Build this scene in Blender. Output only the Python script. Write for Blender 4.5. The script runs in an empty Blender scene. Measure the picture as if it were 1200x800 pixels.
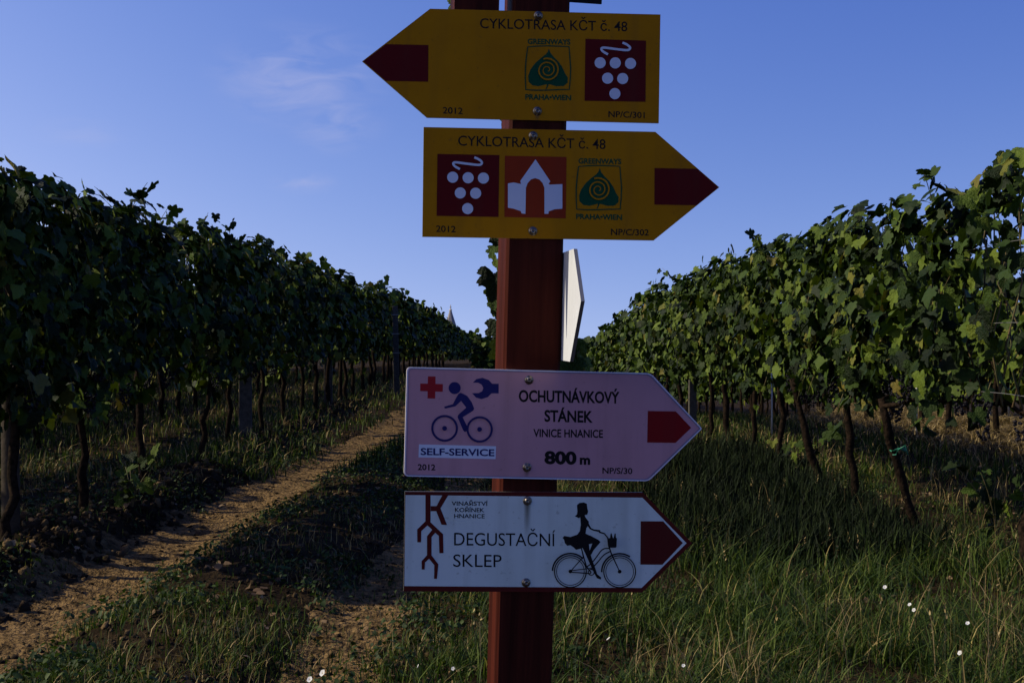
import bpy, bmesh, math, random
import numpy as np
from mathutils import Vector, Matrix
R = math.radians
random.seed(7); rng = np.random.default_rng(7)
C = bpy.context.scene.collection
sc = bpy.context.scene

# ------------------------------------------------------------------ camera
CAM = Vector((0, 0, 1.40)); F = 1500.0
cd = bpy.data.cameras.new('camera'); cam = bpy.data.objects.new('camera', cd); C.objects.link(cam)
cd.sensor_width = 36; cd.lens = 36 * F / 1200; cd.clip_start = 0.05; cd.clip_end = 6000
cam.location = CAM; cam.rotation_euler = (R(90) - 12 / F, 0, -10 / F)
sc.camera = cam
CR = cam.rotation_euler.to_matrix()

# ------------------------------------------------------------------ sky, sun, exposure
SUN_EL = R(35); SUN_AZ = R(-88)          # azimuth clockwise from +Y
w = bpy.data.worlds.new('World'); sc.world = w; w.use_nodes = True
nt = w.node_tree; N = nt.nodes; L = nt.links; bgn = N['Background']
def wn(t, **k):
    n = N.new(t)
    for a, b in k.items(): setattr(n, a, b)
    return n
tc = wn('ShaderNodeTexCoord'); sep = wn('ShaderNodeSeparateXYZ'); L.new(tc.outputs['Generated'], sep.inputs[0])
mz = wn('ShaderNodeMath', operation='MAXIMUM'); L.new(sep.outputs[2], mz.inputs[0]); mz.inputs[1].default_value = 0.0
ad = wn('ShaderNodeMath', operation='ADD'); L.new(mz.outputs[0], ad.inputs[0]); ad.inputs[1].default_value = 0.25
cb = wn('ShaderNodeCombineXYZ'); L.new(sep.outputs[0], cb.inputs[0]); L.new(sep.outputs[1], cb.inputs[1]); L.new(ad.outputs[0], cb.inputs[2])
nz = wn('ShaderNodeVectorMath', operation='NORMALIZE'); L.new(cb.outputs[0], nz.inputs[0])
sky = wn('ShaderNodeTexSky', sky_type='NISHITA', sun_disc=False, sun_elevation=SUN_EL, sun_rotation=SUN_AZ % (2 * math.pi),
         air_density=1.0, dust_density=0.6, ozone_density=2.0)
L.new(nz.outputs[0], sky.inputs[0])
# the photograph's colour response: red and green rendered steeper than blue, the same over the whole sky
sr = wn('ShaderNodeSeparateColor'); L.new(sky.outputs[0], sr.inputs[0]); sc_ = wn('ShaderNodeCombineColor')
def mth(op, a, b):
    m = wn('ShaderNodeMath', operation=op); L.new(a, m.inputs[0]); m.inputs[1].default_value = b; return m.outputs[0]
for ch, (g_, k_) in enumerate(((2.5, 3.40), (1.95, 1.82), (1.05, 0.74))):
    v = mth('MULTIPLY', sr.outputs[ch], 0.092); v = mth('POWER', v, g_); v = mth('MULTIPLY', v, math.exp(k_)); v = mth('MINIMUM', v, 0.85)
    L.new(mth('MULTIPLY', v, 10.0), sc_.inputs[ch])
# thin wisps of cirrus: noise stretched across the sky, kept to a few patches
def wisp(vec, rad, sx):
    d = wn('ShaderNodeVectorMath', operation='SUBTRACT'); L.new(tc.outputs['Generated'], d.inputs[0]); d.inputs[1].default_value = vec
    s = wn('ShaderNodeVectorMath', operation='MULTIPLY'); L.new(d.outputs[0], s.inputs[0]); s.inputs[1].default_value = sx
    l = wn('ShaderNodeVectorMath', operation='LENGTH'); L.new(s.outputs[0], l.inputs[0])
    m = wn('ShaderNodeMapRange', interpolation_type='SMOOTHSTEP'); L.new(l.outputs['Value'], m.inputs[0])
    m.inputs[1].default_value = 0; m.inputs[2].default_value = rad; m.inputs[3].default_value = 1; m.inputs[4].default_value = 0
    return m.outputs[0]
def dirp(px, py):
    return tuple((CR @ Vector(((px - 600) / F, (400 - py) / F, -1))).normalized())
w1 = wisp(dirp(352, 92), 0.075, (0.9, 1, 1.5)); w2 = wisp(dirp(392, 142), 0.05, (1, 1, 1.5)); w3 = wisp(dirp(355, 214), 0.032, (1, 1, 2.6))
w4 = wisp(dirp(95, 155), 0.04, (0.8, 1, 2.4))
def mx(a, b, op='MAXIMUM'):
    m = wn('ShaderNodeMath', operation=op)
    for i, v in enumerate((a, b)):
        if isinstance(v, (int, float)): m.inputs[i].default_value = v
        else: L.new(v, m.inputs[i])
    return m.outputs[0]
mask = mx(mx(w1, mx(w2, 0.8, 'MULTIPLY')), mx(w3, mx(w4, 0.4, 'MULTIPLY')))
mp = wn('ShaderNodeMapping'); mp.inputs['Scale'].default_value = (14, 14, 46); mp.inputs['Rotation'].default_value = (0, R(12), 0)
L.new(tc.outputs['Generated'], mp.inputs[0])
no = wn('ShaderNodeTexNoise'); no.inputs['Scale'].default_value = 1.6; no.inputs['Detail'].default_value = 6; no.inputs['Distortion'].default_value = 0.8
L.new(mp.outputs[0], no.inputs[0])
nr = wn('ShaderNodeMapRange'); L.new(no.outputs[0], nr.inputs[0]); nr.inputs[1].default_value = 0.36; nr.inputs[2].default_value = 0.72
cl = mx(mx(mask, nr.outputs[0], 'MULTIPLY'), 0.52, 'MULTIPLY')
cm = wn('ShaderNodeMix', data_type='RGBA'); L.new(cl, cm.inputs[0]); L.new(sc_.outputs[0], cm.inputs[6]); cm.inputs[7].default_value = (4.6, 4.9, 7.6, 1)
L.new(cm.outputs[2], bgn.inputs[0]); bgn.inputs[1].default_value = 0.1
sd = bpy.data.lights.new('sun', 'SUN'); sd.energy = 5.0; sd.angle = R(0.5); sd.color = (1, 0.88, 0.67)
sun = bpy.data.objects.new('sun', sd); C.objects.link(sun)
SV = Vector((math.sin(SUN_AZ) * math.cos(SUN_EL), math.cos(SUN_AZ) * math.cos(SUN_EL), math.sin(SUN_EL)))
sun.rotation_euler = (-SV).to_track_quat('-Z', 'Y').to_euler(); sun.location = (-30, 20, 30)
sc.view_settings.view_transform = 'Standard'; sc.view_settings.look = 'None'; sc.view_settings.gamma = 1
sc.view_settings.exposure = 0.0; sc.view_settings.use_curve_mapping = False

# ------------------------------------------------------------------ helpers
def tagit(o, label=None, cat=None, group=None, kind=None):
    if label: o['label'] = label
    if cat: o['category'] = cat
    if group: o['group'] = group
    if kind: o['kind'] = kind
    return o
def link(name, me, mats=None, parent=None, loc=None):
    o = bpy.data.objects.new(name, me); C.objects.link(o)
    if mats:
        for m in (mats if isinstance(mats, (list, tuple)) else [mats]): me.materials.append(m)
    if parent: o.parent = parent
    if loc is not None: o.location = loc
    return o
def empty(name, loc=(0, 0, 0), rz=0):
    o = bpy.data.objects.new(name, None); C.objects.link(o); o.location = loc; o.rotation_euler = (0, 0, rz); o.empty_display_size = .1
    return o
def fastmesh(name, V, Fc, smooth=False):
    """V (n,3); Fc (m,k) all faces of one size k"""
    V = np.asarray(V, np.float32); Fc = np.asarray(Fc, np.int32); m, k = Fc.shape
    me = bpy.data.meshes.new(name)
    me.vertices.add(len(V)); me.vertices.foreach_set('co', V.ravel())
    me.loops.add(m * k); me.loops.foreach_set('vertex_index', Fc.ravel())
    me.polygons.add(m); me.polygons.foreach_set('loop_start', np.arange(m, dtype=np.int32) * k)
    me.update(calc_edges=True)
    if smooth: me.polygons.foreach_set('use_smooth', np.ones(m, bool))
    return me
def pymesh(name, V, Fc, smooth=False):
    me = bpy.data.meshes.new(name); me.from_pydata([tuple(v) for v in V], [], [tuple(f) for f in Fc]); me.update()
    if smooth: me.polygons.foreach_set('use_smooth', np.ones(len(me.polygons), bool))
    return me
def hsh(ix, iy, s):
    h = (ix.astype(np.int64) * 374761393 + iy.astype(np.int64) * 668265263 + s * 982451653) & 0xffffffff
    h = ((h ^ (h >> 13)) * 1274126177) & 0xffffffff
    return ((h ^ (h >> 16)) & 0xffff) / 65535.0
def vnoise(x, y, s=0):
    x = np.asarray(x, float); y = np.asarray(y, float)
    ix = np.floor(x); iy = np.floor(y); fx = x - ix; fy = y - iy; fx = fx * fx * (3 - 2 * fx); fy = fy * fy * (3 - 2 * fy)
    ix = ix.astype(np.int64); iy = iy.astype(np.int64)
    a = hsh(ix, iy, s); b = hsh(ix + 1, iy, s); c = hsh(ix, iy + 1, s); d = hsh(ix + 1, iy + 1, s)
    return (a + (b - a) * fx) * (1 - fy) + (c + (d - c) * fx) * fy
def fbm(x, y, s=0, o=4):
    t = 0; a = .5
    for i in range(o): t = t + a * vnoise(x * 2 ** i, y * 2 ** i, s + i); a *= .5
    return t
def sst(x, a, b):
    t = np.clip((x - a) / (b - a), 0, 1); return t * t * (3 - 2 * t)
RUT1 = lambda y: np.interp(y, [0, 6, 8, 10, 14, 18, 30, 80], [-2.45, -2.30, -2.2, -2.15, -1.85, -1.6, -1.45, -1.4])
RUT2 = lambda y: np.interp(y, [0, 6, 11.4, 18, 30, 80], [-1.0, -0.72, -0.40, -0.1, 0.05, 0.1])
def drop(x, y):
    tl = np.where(y < 28, 0, np.where(y < 58, .00035 * (y - 28) ** 2, .315 + .021 * (y - 58)))
    tr = np.where(y < 12, 0, np.where(y < 38, .0019 * (y - 12) ** 2, 1.284 + .045 * (y - 38)))
    s = sst(x, -2.5, 2.7)
    d = tl * (1 - s) + tr * s
    return np.minimum(d, 22)
def gz(x, y):
    x = np.asarray(x, float); y = np.asarray(y, float)
    near = np.clip(1.6 - y / 30, .25, 1)
    z = -drop(x, y)
    z = z + near * (.09 * (fbm(x * .7, y * .7, 3, 3) - .44) + .035 * (fbm(x * 5, y * 5, 11, 3) - .44))
    rough = sst(x, -3.6, -3.0) * (1 - sst(x, -2.75, -2.45))
    z = z + near * rough * (.10 + .16 * (fbm(x * 4, y * 4, 21, 3) - .35))
    r1 = np.exp(-((x - RUT1(y)) / .40) ** 4); r2 = np.exp(-((x - RUT2(y)) / .26) ** 4)
    z = z - .06 * np.clip(r1 + r2, 0, 1)
    mid = np.exp(-((x - (RUT1(y) + RUT2(y)) / 2) / .42) ** 2)
    z = z + near * mid * .07 * (1 + fbm(x * 3, y * 3, 5, 2))
    und = np.exp(-((np.abs(x) - 2.8) / .5) ** 2) * .05
    bank = .22 * np.exp(-((x - 6.45) / .7) ** 2) * sst(y, 12, 14) * (1 - sst(y, 24, 27)) * (.6 + .8 * fbm(x * 2, y * 1.2, 41, 2))
    return z + und + bank

def gp(px, py):                      # a point of the ground seen at that place of the photograph
    d = CR @ Vector(((px - 600) / F, (400 - py) / F, -1)); t = 1.4 / -d.z
    for _ in range(12):
        p = CAM + d * t; t += (p.z - float(gz(p.x, p.y))) / -d.z * .8
    return CAM + d * t

# ------------------------------------------------------------------ materials
def mat(name, col, rough=.6, spec=.5, metal=0, noise=None, bump=None, trans=0, island=None, obj=None, streak=0):
    """noise=(scale, colour2, lo, hi), bump=(scale, strength), island / obj = list of (pos, colour) picked per blade / object"""
    m = bpy.data.materials.new(name); m.use_nodes = True; t = m.node_tree; n = t.nodes; l = t.links; p = n['Principled BSDF']
    p.inputs['Base Color'].default_value = (*col, 1); p.inputs['Roughness'].default_value = rough
    p.inputs['Specular IOR Level'].default_value = spec; p.inputs['Metallic'].default_value = metal
    out = None
    tcn = n.new('ShaderNodeTexCoord')
    if island or obj:
        cr = n.new('ShaderNodeValToRGB'); cr.color_ramp.interpolation = 'LINEAR'
        e = cr.color_ramp.elements
        lst = island or obj
        while len(e) < len(lst): e.new(.5)
        for i, (pp, cc) in enumerate(lst): e[i].position = pp; e[i].color = (*cc, 1)
        g = n.new('ShaderNodeNewGeometry')
        if obj:
            oi = n.new('ShaderNodeObjectInfo'); a = n.new('ShaderNodeMath'); a.operation = 'ADD'; f = n.new('ShaderNodeMath'); f.operation = 'FRACT'
            l.new(g.outputs['Random Per Island'], a.inputs[0]); l.new(oi.outputs['Random'], a.inputs[1]); l.new(a.outputs[0], f.inputs[0]); l.new(f.outputs[0], cr.inputs[0])
        else: l.new(g.outputs['Random Per Island'], cr.inputs[0])
        out = cr.outputs[0]
    if noise:
        s, c2, lo, hi = noise
        nn = n.new('ShaderNodeTexNoise'); nn.inputs['Scale'].default_value = s; nn.inputs['Detail'].default_value = 8; nn.inputs['Roughness'].default_value = .6
        l.new(tcn.outputs['Object'], nn.inputs[0])
        mr = n.new('ShaderNodeMapRange'); mr.inputs[1].default_value = lo; mr.inputs[2].default_value = hi; l.new(nn.outputs[0], mr.inputs[0])
        mi = n.new('ShaderNodeMix'); mi.data_type = 'RGBA'; l.new(mr.outputs[0], mi.inputs[0])
        if out: l.new(out, mi.inputs[6])
        else: mi.inputs[6].default_value = (*col, 1)
        mi.inputs[7].default_value = (*c2, 1); out = mi.outputs[2]
    if streak:      # rain streaks and dust, drawn out along the height of the sheet, plus fine specks
        for sc3, lo, hi, k in (((42, 42, 3.2), .50, .78, streak), ((160, 160, 160), .66, .74, streak * 1.4)):
            mp_ = n.new('ShaderNodeMapping'); mp_.inputs['Scale'].default_value = sc3; l.new(tcn.outputs['Object'], mp_.inputs[0])
            nn = n.new('ShaderNodeTexNoise'); nn.inputs['Scale'].default_value = 1; nn.inputs['Detail'].default_value = 4; l.new(mp_.outputs[0], nn.inputs[0])
            mr = n.new('ShaderNodeMapRange'); mr.inputs[1].default_value = lo; mr.inputs[2].default_value = hi; mr.inputs[4].default_value = k; l.new(nn.outputs[0], mr.inputs[0])
            mi = n.new('ShaderNodeMix'); mi.data_type = 'RGBA'; l.new(mr.outputs[0], mi.inputs[0])
            if out: l.new(out, mi.inputs[6])
            else: mi.inputs[6].default_value = (*col, 1)
            mi.inputs[7].default_value = (col[0] * .35 + .03, col[1] * .35 + .025, col[2] * .3 + .015, 1); out = mi.outputs[2]
    if out: l.new(out, p.inputs['Base Color'])
    if bump:
        nn = n.new('ShaderNodeTexNoise'); nn.inputs['Scale'].default_value = bump[0]; nn.inputs['Detail'].default_value = 6
        l.new(tcn.outputs['Object'], nn.inputs[0]); b = n.new('ShaderNodeBump'); b.inputs['Strength'].default_value = bump[1]; b.inputs['Distance'].default_value = bump[2] if len(bump) > 2 else .01
        l.new(nn.outputs[0], b.inputs['Height']); l.new(b.outputs[0], p.inputs['Normal'])
    if trans:
        tr = n.new('ShaderNodeBsdfTranslucent'); ms = n.new('ShaderNodeMixShader'); ms.inputs[0].default_value = trans
        if out:
            br = n.new('ShaderNodeMix'); br.data_type = 'RGBA'; br.blend_type = 'MULTIPLY'; br.inputs[0].default_value = 1
            l.new(out, br.inputs[6]); br.inputs[7].default_value = (1.5, 1.6, .7, 1); l.new(br.outputs[2], tr.inputs[0])
        else: tr.inputs[0].default_value = (*col, 1)
        l.new(p.outputs[0], ms.inputs[1]); l.new(tr.outputs[0], ms.inputs[2]); l.new(ms.outputs[0], n['Material Output'].inputs[0])
    return m
M = {}
M['leaf'] = mat('vine_leaf', (.04, .08, .02), .62, .14, obj=[(0, (.003, .008, .001)), (.35, (.008, .020, .002)), (.62, (.030, .056, .004)), (.94, (.088, .125, .011)), (.997, (.13, .10, .02))], trans=.07, noise=(6, (.014, .030, .002), .52, .90), bump=(9, .45, .05))
M['bark'] = mat('vine_bark', (.022, .014, .009), .9, .04, noise=(30, (.006, .0045, .003), .4, .6), bump=(60, .8, .01))
M['cane'] = mat('vine_cane', (.12, .08, .035), .7, .3, noise=(20, (.05, .06, .02), .4, .6))
M['grass'] = mat('green_grass', (.05, .09, .02), .6, .15, island=[(0, (.004, .010, .001)), (.35, (.014, .034, .003)), (.70, (.050, .082, .010)), (.945, (.095, .130, .022)), (1, (.36, .28, .10))], trans=.2)
M['straw'] = mat('dry_grass', (.25, .18, .08), .7, .2, island=[(0, (.05, .034, .013)), (.5, (.19, .135, .052)), (1, (.42, .32, .14))], trans=.15)
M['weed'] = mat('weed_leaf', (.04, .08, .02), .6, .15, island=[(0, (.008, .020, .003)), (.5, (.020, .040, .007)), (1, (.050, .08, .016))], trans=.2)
M['shade_paint'] = mat('painted_shade', (.012, .022, .006), .7, .1, island=[(0, (.003, .006, .0015)), (.7, (.007, .014, .003)), (1, (.020, .032, .008))])  # shade put into the blade colour, far darker than the other weeds
M['soil'] = mat('soil', (.040, .027, .013), .95, .03, noise=(3.0, (.012, .008, .004), .35, .62), bump=(45, .9, .03))
M['clod'] = mat('clod', (.15, .105, .06), .95, .1, island=[(0, (.012, .008, .004)), (.7, (.032, .021, .010)), (1, (.15, .10, .045))], bump=(60, .9, .02))
M['litter'] = mat('dead_leaf', (.12, .07, .03), .8, .2, island=[(0, (.05, .03, .015)), (.6, (.14, .085, .04)), (1, (.28, .19, .10))], trans=.1)
M['track'] = mat('packed_dirt', (.24, .155, .066), .9, .03, noise=(16, (.038, .025, .011), .40, .66), bump=(38, 1, .07))
M['white_petal'] = mat('white_petal', (.62, .62, .60), .6, .3, trans=.2)
M['stamen'] = mat('flower_centre', (.6, .5, .12), .7, .3)
M['concrete'] = mat('grey_concrete', (.075, .070, .058), .9, .1, noise=(25, (.035, .032, .026), .4, .7), bump=(80, .4, .004))
M['oldwood'] = mat('grey_wood', (.060, .048, .036), .9, .1, noise=(12, (.025, .020, .014), .4, .7), bump=(50, .5, .005))
M['steel'] = mat('galvanised_steel', (.26, .26, .25), .45, .5, metal=.7)
M['stake'] = mat('white_stake', (.62, .60, .52), .6, .4)
M['tie'] = mat('green_tie', (.012, .15, .085), .5, .5)
M['postpaint'] = mat('red_brown_paint', (.062, .0125, .007), .6, .04, noise=(36, (.026, .0055, .0035), .38, .66), bump=(70, .7, .004))
# stretch the paint's grain along the post
for nn in M['postpaint'].node_tree.nodes:
    if nn.type == 'TEX_NOISE':
        t = M['postpaint'].node_tree; mpn = t.nodes.new('ShaderNodeMapping'); mpn.inputs['Scale'].default_value = (1, 1, .06)
        s0 = nn.inputs[0].links[0].from_socket; t.links.new(s0, mpn.inputs[0]); t.links.new(mpn.outputs[0], nn.inputs[0])
M['yellow'] = mat('yellow_sheet', (.43, .175, .003), .5, .05, noise=(9, (.36, .142, .003), .45, .75), streak=.30)
M['pink'] = mat('faded_lilac_sheet', (.51, .27, .30), .5, .08, noise=(7, (.45, .235, .26), .42, .72), streak=.30)
M['white'] = mat('white_sheet', (.60, .66, .60), .5, .08, noise=(8, (.52, .58, .50), .45, .78), streak=.30)
M['back'] = mat('bare_white_back', (.55, .575, .62), .6, .2, noise=(10, (.49, .51, .55), .45, .7), streak=.15)
M['edge'] = mat('sheet_edge', (.22, .22, .22), .5, .5, metal=.5)
M['rim'] = mat('rolled_rim', (.62, .60, .66), .4, .5)
M['rim_dark'] = mat('rim_groove', (.20, .17, .26), .5, .4)
M['black'] = mat('black_print', (.010, .009, .009), .5, .08)
M['navy'] = mat('navy_print', (.020, .018, .10), .5, .08)
M['greenp'] = mat('green_print', (.005, .062, .024), .5, .08)
M['red'] = mat('red_print', (.19, .006, .008), .5, .08, streak=.25)
M['redpink'] = mat('red_print_faded', (.30, .014, .020), .5, .08)
M['darkred'] = mat('dark_red_print', (.10, .004, .004), .5, .08, streak=.25)
M['orange'] = mat('orange_red_print', (.26, .028, .006), .5, .08, streak=.25)
M['maroon'] = mat('maroon_print', (.085, .010, .008), .5, .08, streak=.25)
M['printwhite'] = mat('white_print', (.60, .64, .72), .5, .08)
M['screw'] = mat('screw_steel', (.30, .27, .22), .35, .5, metal=.9, noise=(300, (.12, .08, .05), .4, .7))
M['plaster'] = mat('pale_plaster', (.55, .50, .44), .9, .2, noise=(.6, (.45, .41, .36), .4, .7))
M['slate'] = mat('slate_roof', (.22, .20, .20), .7, .3)
M['farleaf'] = mat('far_foliage', (.035, .06, .02), .8, .2, noise=(.8, (.02, .035, .012), .35, .65))

# ------------------------------------------------------------------ ground: one sheet
def axis(a, fine, b, step, grow, end):
    v = list(np.arange(fine[0], fine[1], step)); s = step; x = v[-1]
    while x < b: s *= grow; x += s; v.append(x)
    s = step; x = v[0]; pre = []
    while x > a: s *= grow; x -= s; pre.append(x)
    return np.array(pre[::-1] + v)
gx = axis(-900, (-3.7, 3.4), 900, .045, 1.035, 0)
ys = [-1500.]
y = -1500.
while y < 3.5: s = max(.25, (3.8 - y) * .12); y += s; ys.append(y)
while y < 2500: y += max(.035, (y - 2.0) * .0075 if y < 40 else (y - 20) * .018); ys.append(y)
gy = np.array(ys)
X, Y = np.meshgrid(gx, gy); Z = gz(X, Y)
V = np.stack([X, Y, Z], -1).reshape(-1, 3); nx = len(gx); ny = len(gy)
i = (np.arange(ny - 1)[:, None] * nx + np.arange(nx - 1)[None, :]).ravel()
me = fastmesh('ground', V, np.stack([i, i + 1, i + nx + 1, i + nx], 1), True)
tagit(link('ground', me, M['soil']), kind='structure', label='brown vineyard soil falling away behind the rows')
print('ground verts', len(V))

# wheel tracks: bare packed earth sheets a few mm proud of the soil
def track(cx, hw, seed, y0, y1):
    yy = [y0]
    while yy[-1] < y1: yy.append(yy[-1] + max(.05, (yy[-1] - 2) * .008))
    yy = np.array(yy); n = 15
    el = hw * (.75 + .5 * vnoise(yy * 2.2, yy * 0 + seed, seed)) + .10 * (vnoise(yy * 9, yy * 0, seed + 1) - .5)
    er = hw * (.75 + .5 * vnoise(yy * 1.9, yy * 0 + 7, seed + 2)) + .10 * (vnoise(yy * 8, yy * 0, seed + 3) - .5)
    s = np.linspace(-1, 1, n)[None, :]; c = cx(yy)[:, None]
    X = c + np.where(s < 0, s * el[:, None], s * er[:, None]); Y = np.repeat(yy[:, None], n, 1)
    tread = .012 * np.sin(Y * 2 * math.pi / .11 + 3 * s) * (np.abs(s) < .6) * (vnoise(X * 3, Y * 3, 44) > .35)
    Z = gz(X, Y) + .004 + tread * .8 + .012 * vnoise(X * 14, Y * 14, 9) - .012 * (np.abs(s) > .95)
    V = np.stack([X, Y, Z], -1).reshape(-1, 3); m = len(yy)
    i = (np.arange(m - 1)[:, None] * n + np.arange(n - 1)[None, :]).ravel()
    me = fastmesh('wheel_track', V, np.stack([i, i + 1, i + n + 1, i + n], 1), True)
    return link('wheel_track', me, M['track'])
tagit(track(RUT1, .36, 31, 3, 60), kind='structure', label='pale packed wheel track beside the left vine row')
tagit(track(RUT2, .22, 61, 3, 60), kind='structure', label='narrow second wheel track nearer the signpost')

# ------------------------------------------------------------------ leaves
def leaf_shape(kind, seed):
    r = random.Random(seed)
    if kind == 'fine':
        pts = [(0, .0), (.16, -.10), (.34, -.06), (.44, .08), (.36, .20), (.52, .34), (.50, .50), (.36, .52), (.30, .62), (.20, .80), (.0, 1.0)]
        pts += [(-x, y) for x, y in pts[-2:0:-1]]
    elif kind == 'mid':
        pts = [(0, 0), (.36, -.06), (.40, .16), (.52, .44), (.28, .62), (0, 1.0), (-.28, .62), (-.52, .44), (-.40, .16), (-.36, -.06)]
    else:
        pts = [(0, -.02), (.44, .1), (.42, .58), (0, 1), (-.42, .58), (-.44, .1)]
    fold = r.uniform(.10, .35); droop = r.uniform(.12, .40); tw = r.uniform(-.15, .15)
    def z(x, y): return fold * abs(x) - droop * (y * y) * .6 - .25 * abs(x) ** 2 + tw * x
    V = [(0, .42, z(0, .42) + .02)] + [(x * r.uniform(.92, 1.08), y * r.uniform(.94, 1.06), z(x, y) + r.uniform(-.03, .03)) for x, y in pts]
    n = len(pts)
    return np.array(V, float), np.array([(0, 1 + i, 1 + (i + 1) % n) for i in range(n)])
LEAFV = {k: [leaf_shape(k, s) for s in range(5)] for k in ('fine', 'mid', 'low')}
LEAFM = []
def close_leaf(seed):
    r = random.Random(seed); lob = [(-90, .12), (-62, .30), (-38, .50), (-8, .56), (8, .40), (30, .62), (42, .58), (60, .46), (74, .70), (90, .78)]
    ang = np.linspace(-90, 270, 61)[:-1]; V = [(0, 0, 0)]; R_ = []
    for a in ang:
        b = a if a <= 90 else 180 - a
        q = np.interp(b, [l[0] for l in lob], [l[1] for l in lob]) * (1 + .055 * math.cos(R(a) * 24 + seed)) * r.uniform(.97, 1.03); R_.append(q)
    fold = r.uniform(.1, .3); dr = r.uniform(.15, .35); ph = r.uniform(0, 6)
    def P_(a, q):
        x = q * math.cos(R(a)); y = q * math.sin(R(a)) + .15
        return (x, y, fold * abs(x) - dr * y * abs(y) + .035 * math.sin(9 * x + ph) + .03 * math.sin(R(a) * 5 + ph) * q)
    n = len(ang)
    for k in (.35, .7, 1):
        for a, q in zip(ang, R_): V.append(P_(a, q * (k if k == 1 else k * (.75 * 1 + .25 * .55 / max(q, .2)))))
    V[0] = P_(0, 0); Fc = [(0, 1 + i, 1 + (i + 1) % n) for i in range(n)]
    for k in range(2):
        for i in range(n): j = (i + 1) % n; Fc.append((1 + k * n + i, 1 + k * n + n + i, 1 + k * n + n + j, 1 + k * n + j))
    return V, Fc
CLOSE = []
for V_, F_ in LEAFV['fine']:
    pass
for s_ in range(5):
    m_ = pymesh('vine_leaf', *close_leaf(s_ + 20), True); m_.materials.append(M['leaf']); CLOSE.append(m_)
LEAFM = CLOSE

def leafmats(P, out, size, rs, hang=.6):
    """P (n,3) positions, out (n,3) outward directions -> rotation*scale matrices (n,3,3) : columns x,y,z"""
    n = len(P)
    nz_ = out + rs.normal(0, .52, (n, 3)); nz_ /= np.linalg.norm(nz_, axis=1)[:, None]
    yd = rs.normal(0, .5, (n, 3)) + np.array([0, 0, -hang])
    yd -= (yd * nz_).sum(1)[:, None] * nz_; yd /= np.linalg.norm(yd, axis=1)[:, None] + 1e-9
    xd = np.cross(yd, nz_)
    s = (size * (.45 + .95 * rs.beta(2.2, 2, n)))[:, None]
    return np.stack([xd * s, yd * s, nz_ * s], -1)
def join_leaves(kind, P, Mx, name='foliage'):
    Vs = []; Fs = []; o = 0; sh = LEAFV[kind]; k = len(sh)
    for j in range(k):
        idx = np.arange(j, len(P), k)
        V_, F_ = sh[j]
        if len(idx) == 0: continue
        W = np.einsum('nij,vj->nvi', Mx[idx], V_) + P[idx][:, None, :]
        Vs.append(W.reshape(-1, 3)); Fs.append((F_[None] + (np.arange(len(idx)) * len(V_))[:, None, None] + o).reshape(-1, 3)); o += W.shape[0] * W.shape[1]
    return fastmesh(name, np.concatenate(Vs), np.concatenate(Fs))
def tube(path, radii, seg=6, jit=0, rs=random):
    V = []; Fc = []
    path = [Vector(p) for p in path]
    for i, p in enumerate(path):
        t = (path[min(i + 1, len(path) - 1)] - path[max(i - 1, 0)]).normalized()
        a = t.orthogonal().normalized() if abs(t.z) < .9 else Vector((1, 0, 0)) - t * t.x; a.normalize(); b = t.cross(a)
        for s in range(seg):
            an = 2 * math.pi * s / seg; rr = radii[i] * (1 + rs.uniform(-jit, jit)); V.append(tuple(p + a * math.cos(an) * rr + b * math.sin(an) * rr))
    for i in range(len(path) - 1):
        for s in range(seg):
            a0 = i * seg + s; a1 = i * seg + (s + 1) % seg; Fc.append((a0, a1, a1 + seg, a0 + seg))
    Fc.append(tuple(range(seg))[::-1]); Fc.append(tuple((len(path) - 1) * seg + s for s in range(seg)))
    return V, Fc
def joinvf(parts):
    V = []; Fc = []
    for v, f in parts:
        o = len(V); V += list(v); Fc += [tuple(i + o for i in q) for q in f]
    return V, Fc

def crown_points(n, rs, half=.72, zlo=.92, ztop=2.22, side=1, thick=.23, sparse=1.0):
    """leaf spots of one vine around its trellis plane (x=0); most sit on the two faces and on top"""
    y = rs.uniform(-half, half, n)
    u = rs.uniform(0, 1, n) ** .9
    edge = .10 * np.sin(y * 5 + rs.uniform(0, 6)) + .07 * np.sin(y * 11 + rs.uniform(0, 6))
    top = ztop + edge
    lo = zlo + .16 * np.sin(y * 4 + rs.uniform(0, 6)) + .09 * np.sin(y * 13 + rs.uniform(0, 6))
    z = lo + (top - lo) * u
    sd_ = np.where(rs.uniform(0, 1, n) < .60, side, -side)
    bulge = .6 + .4 * np.sin(np.clip(u, 0, 1) * math.pi) + .3 * (vnoise(y * 3 + 50, z * 3, int(rs.integers(99))) - .5)
    x = sd_ * thick * bulge * rs.uniform(.35, 1.1, n) + rs.normal(0, .02, n)
    P = np.stack([x, y, z], 1)
    out = np.stack([sd_ * 1.0, rs.normal(0, .25, n), .35 + 1.1 * (u > .9)], 1)
    return P, out
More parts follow.
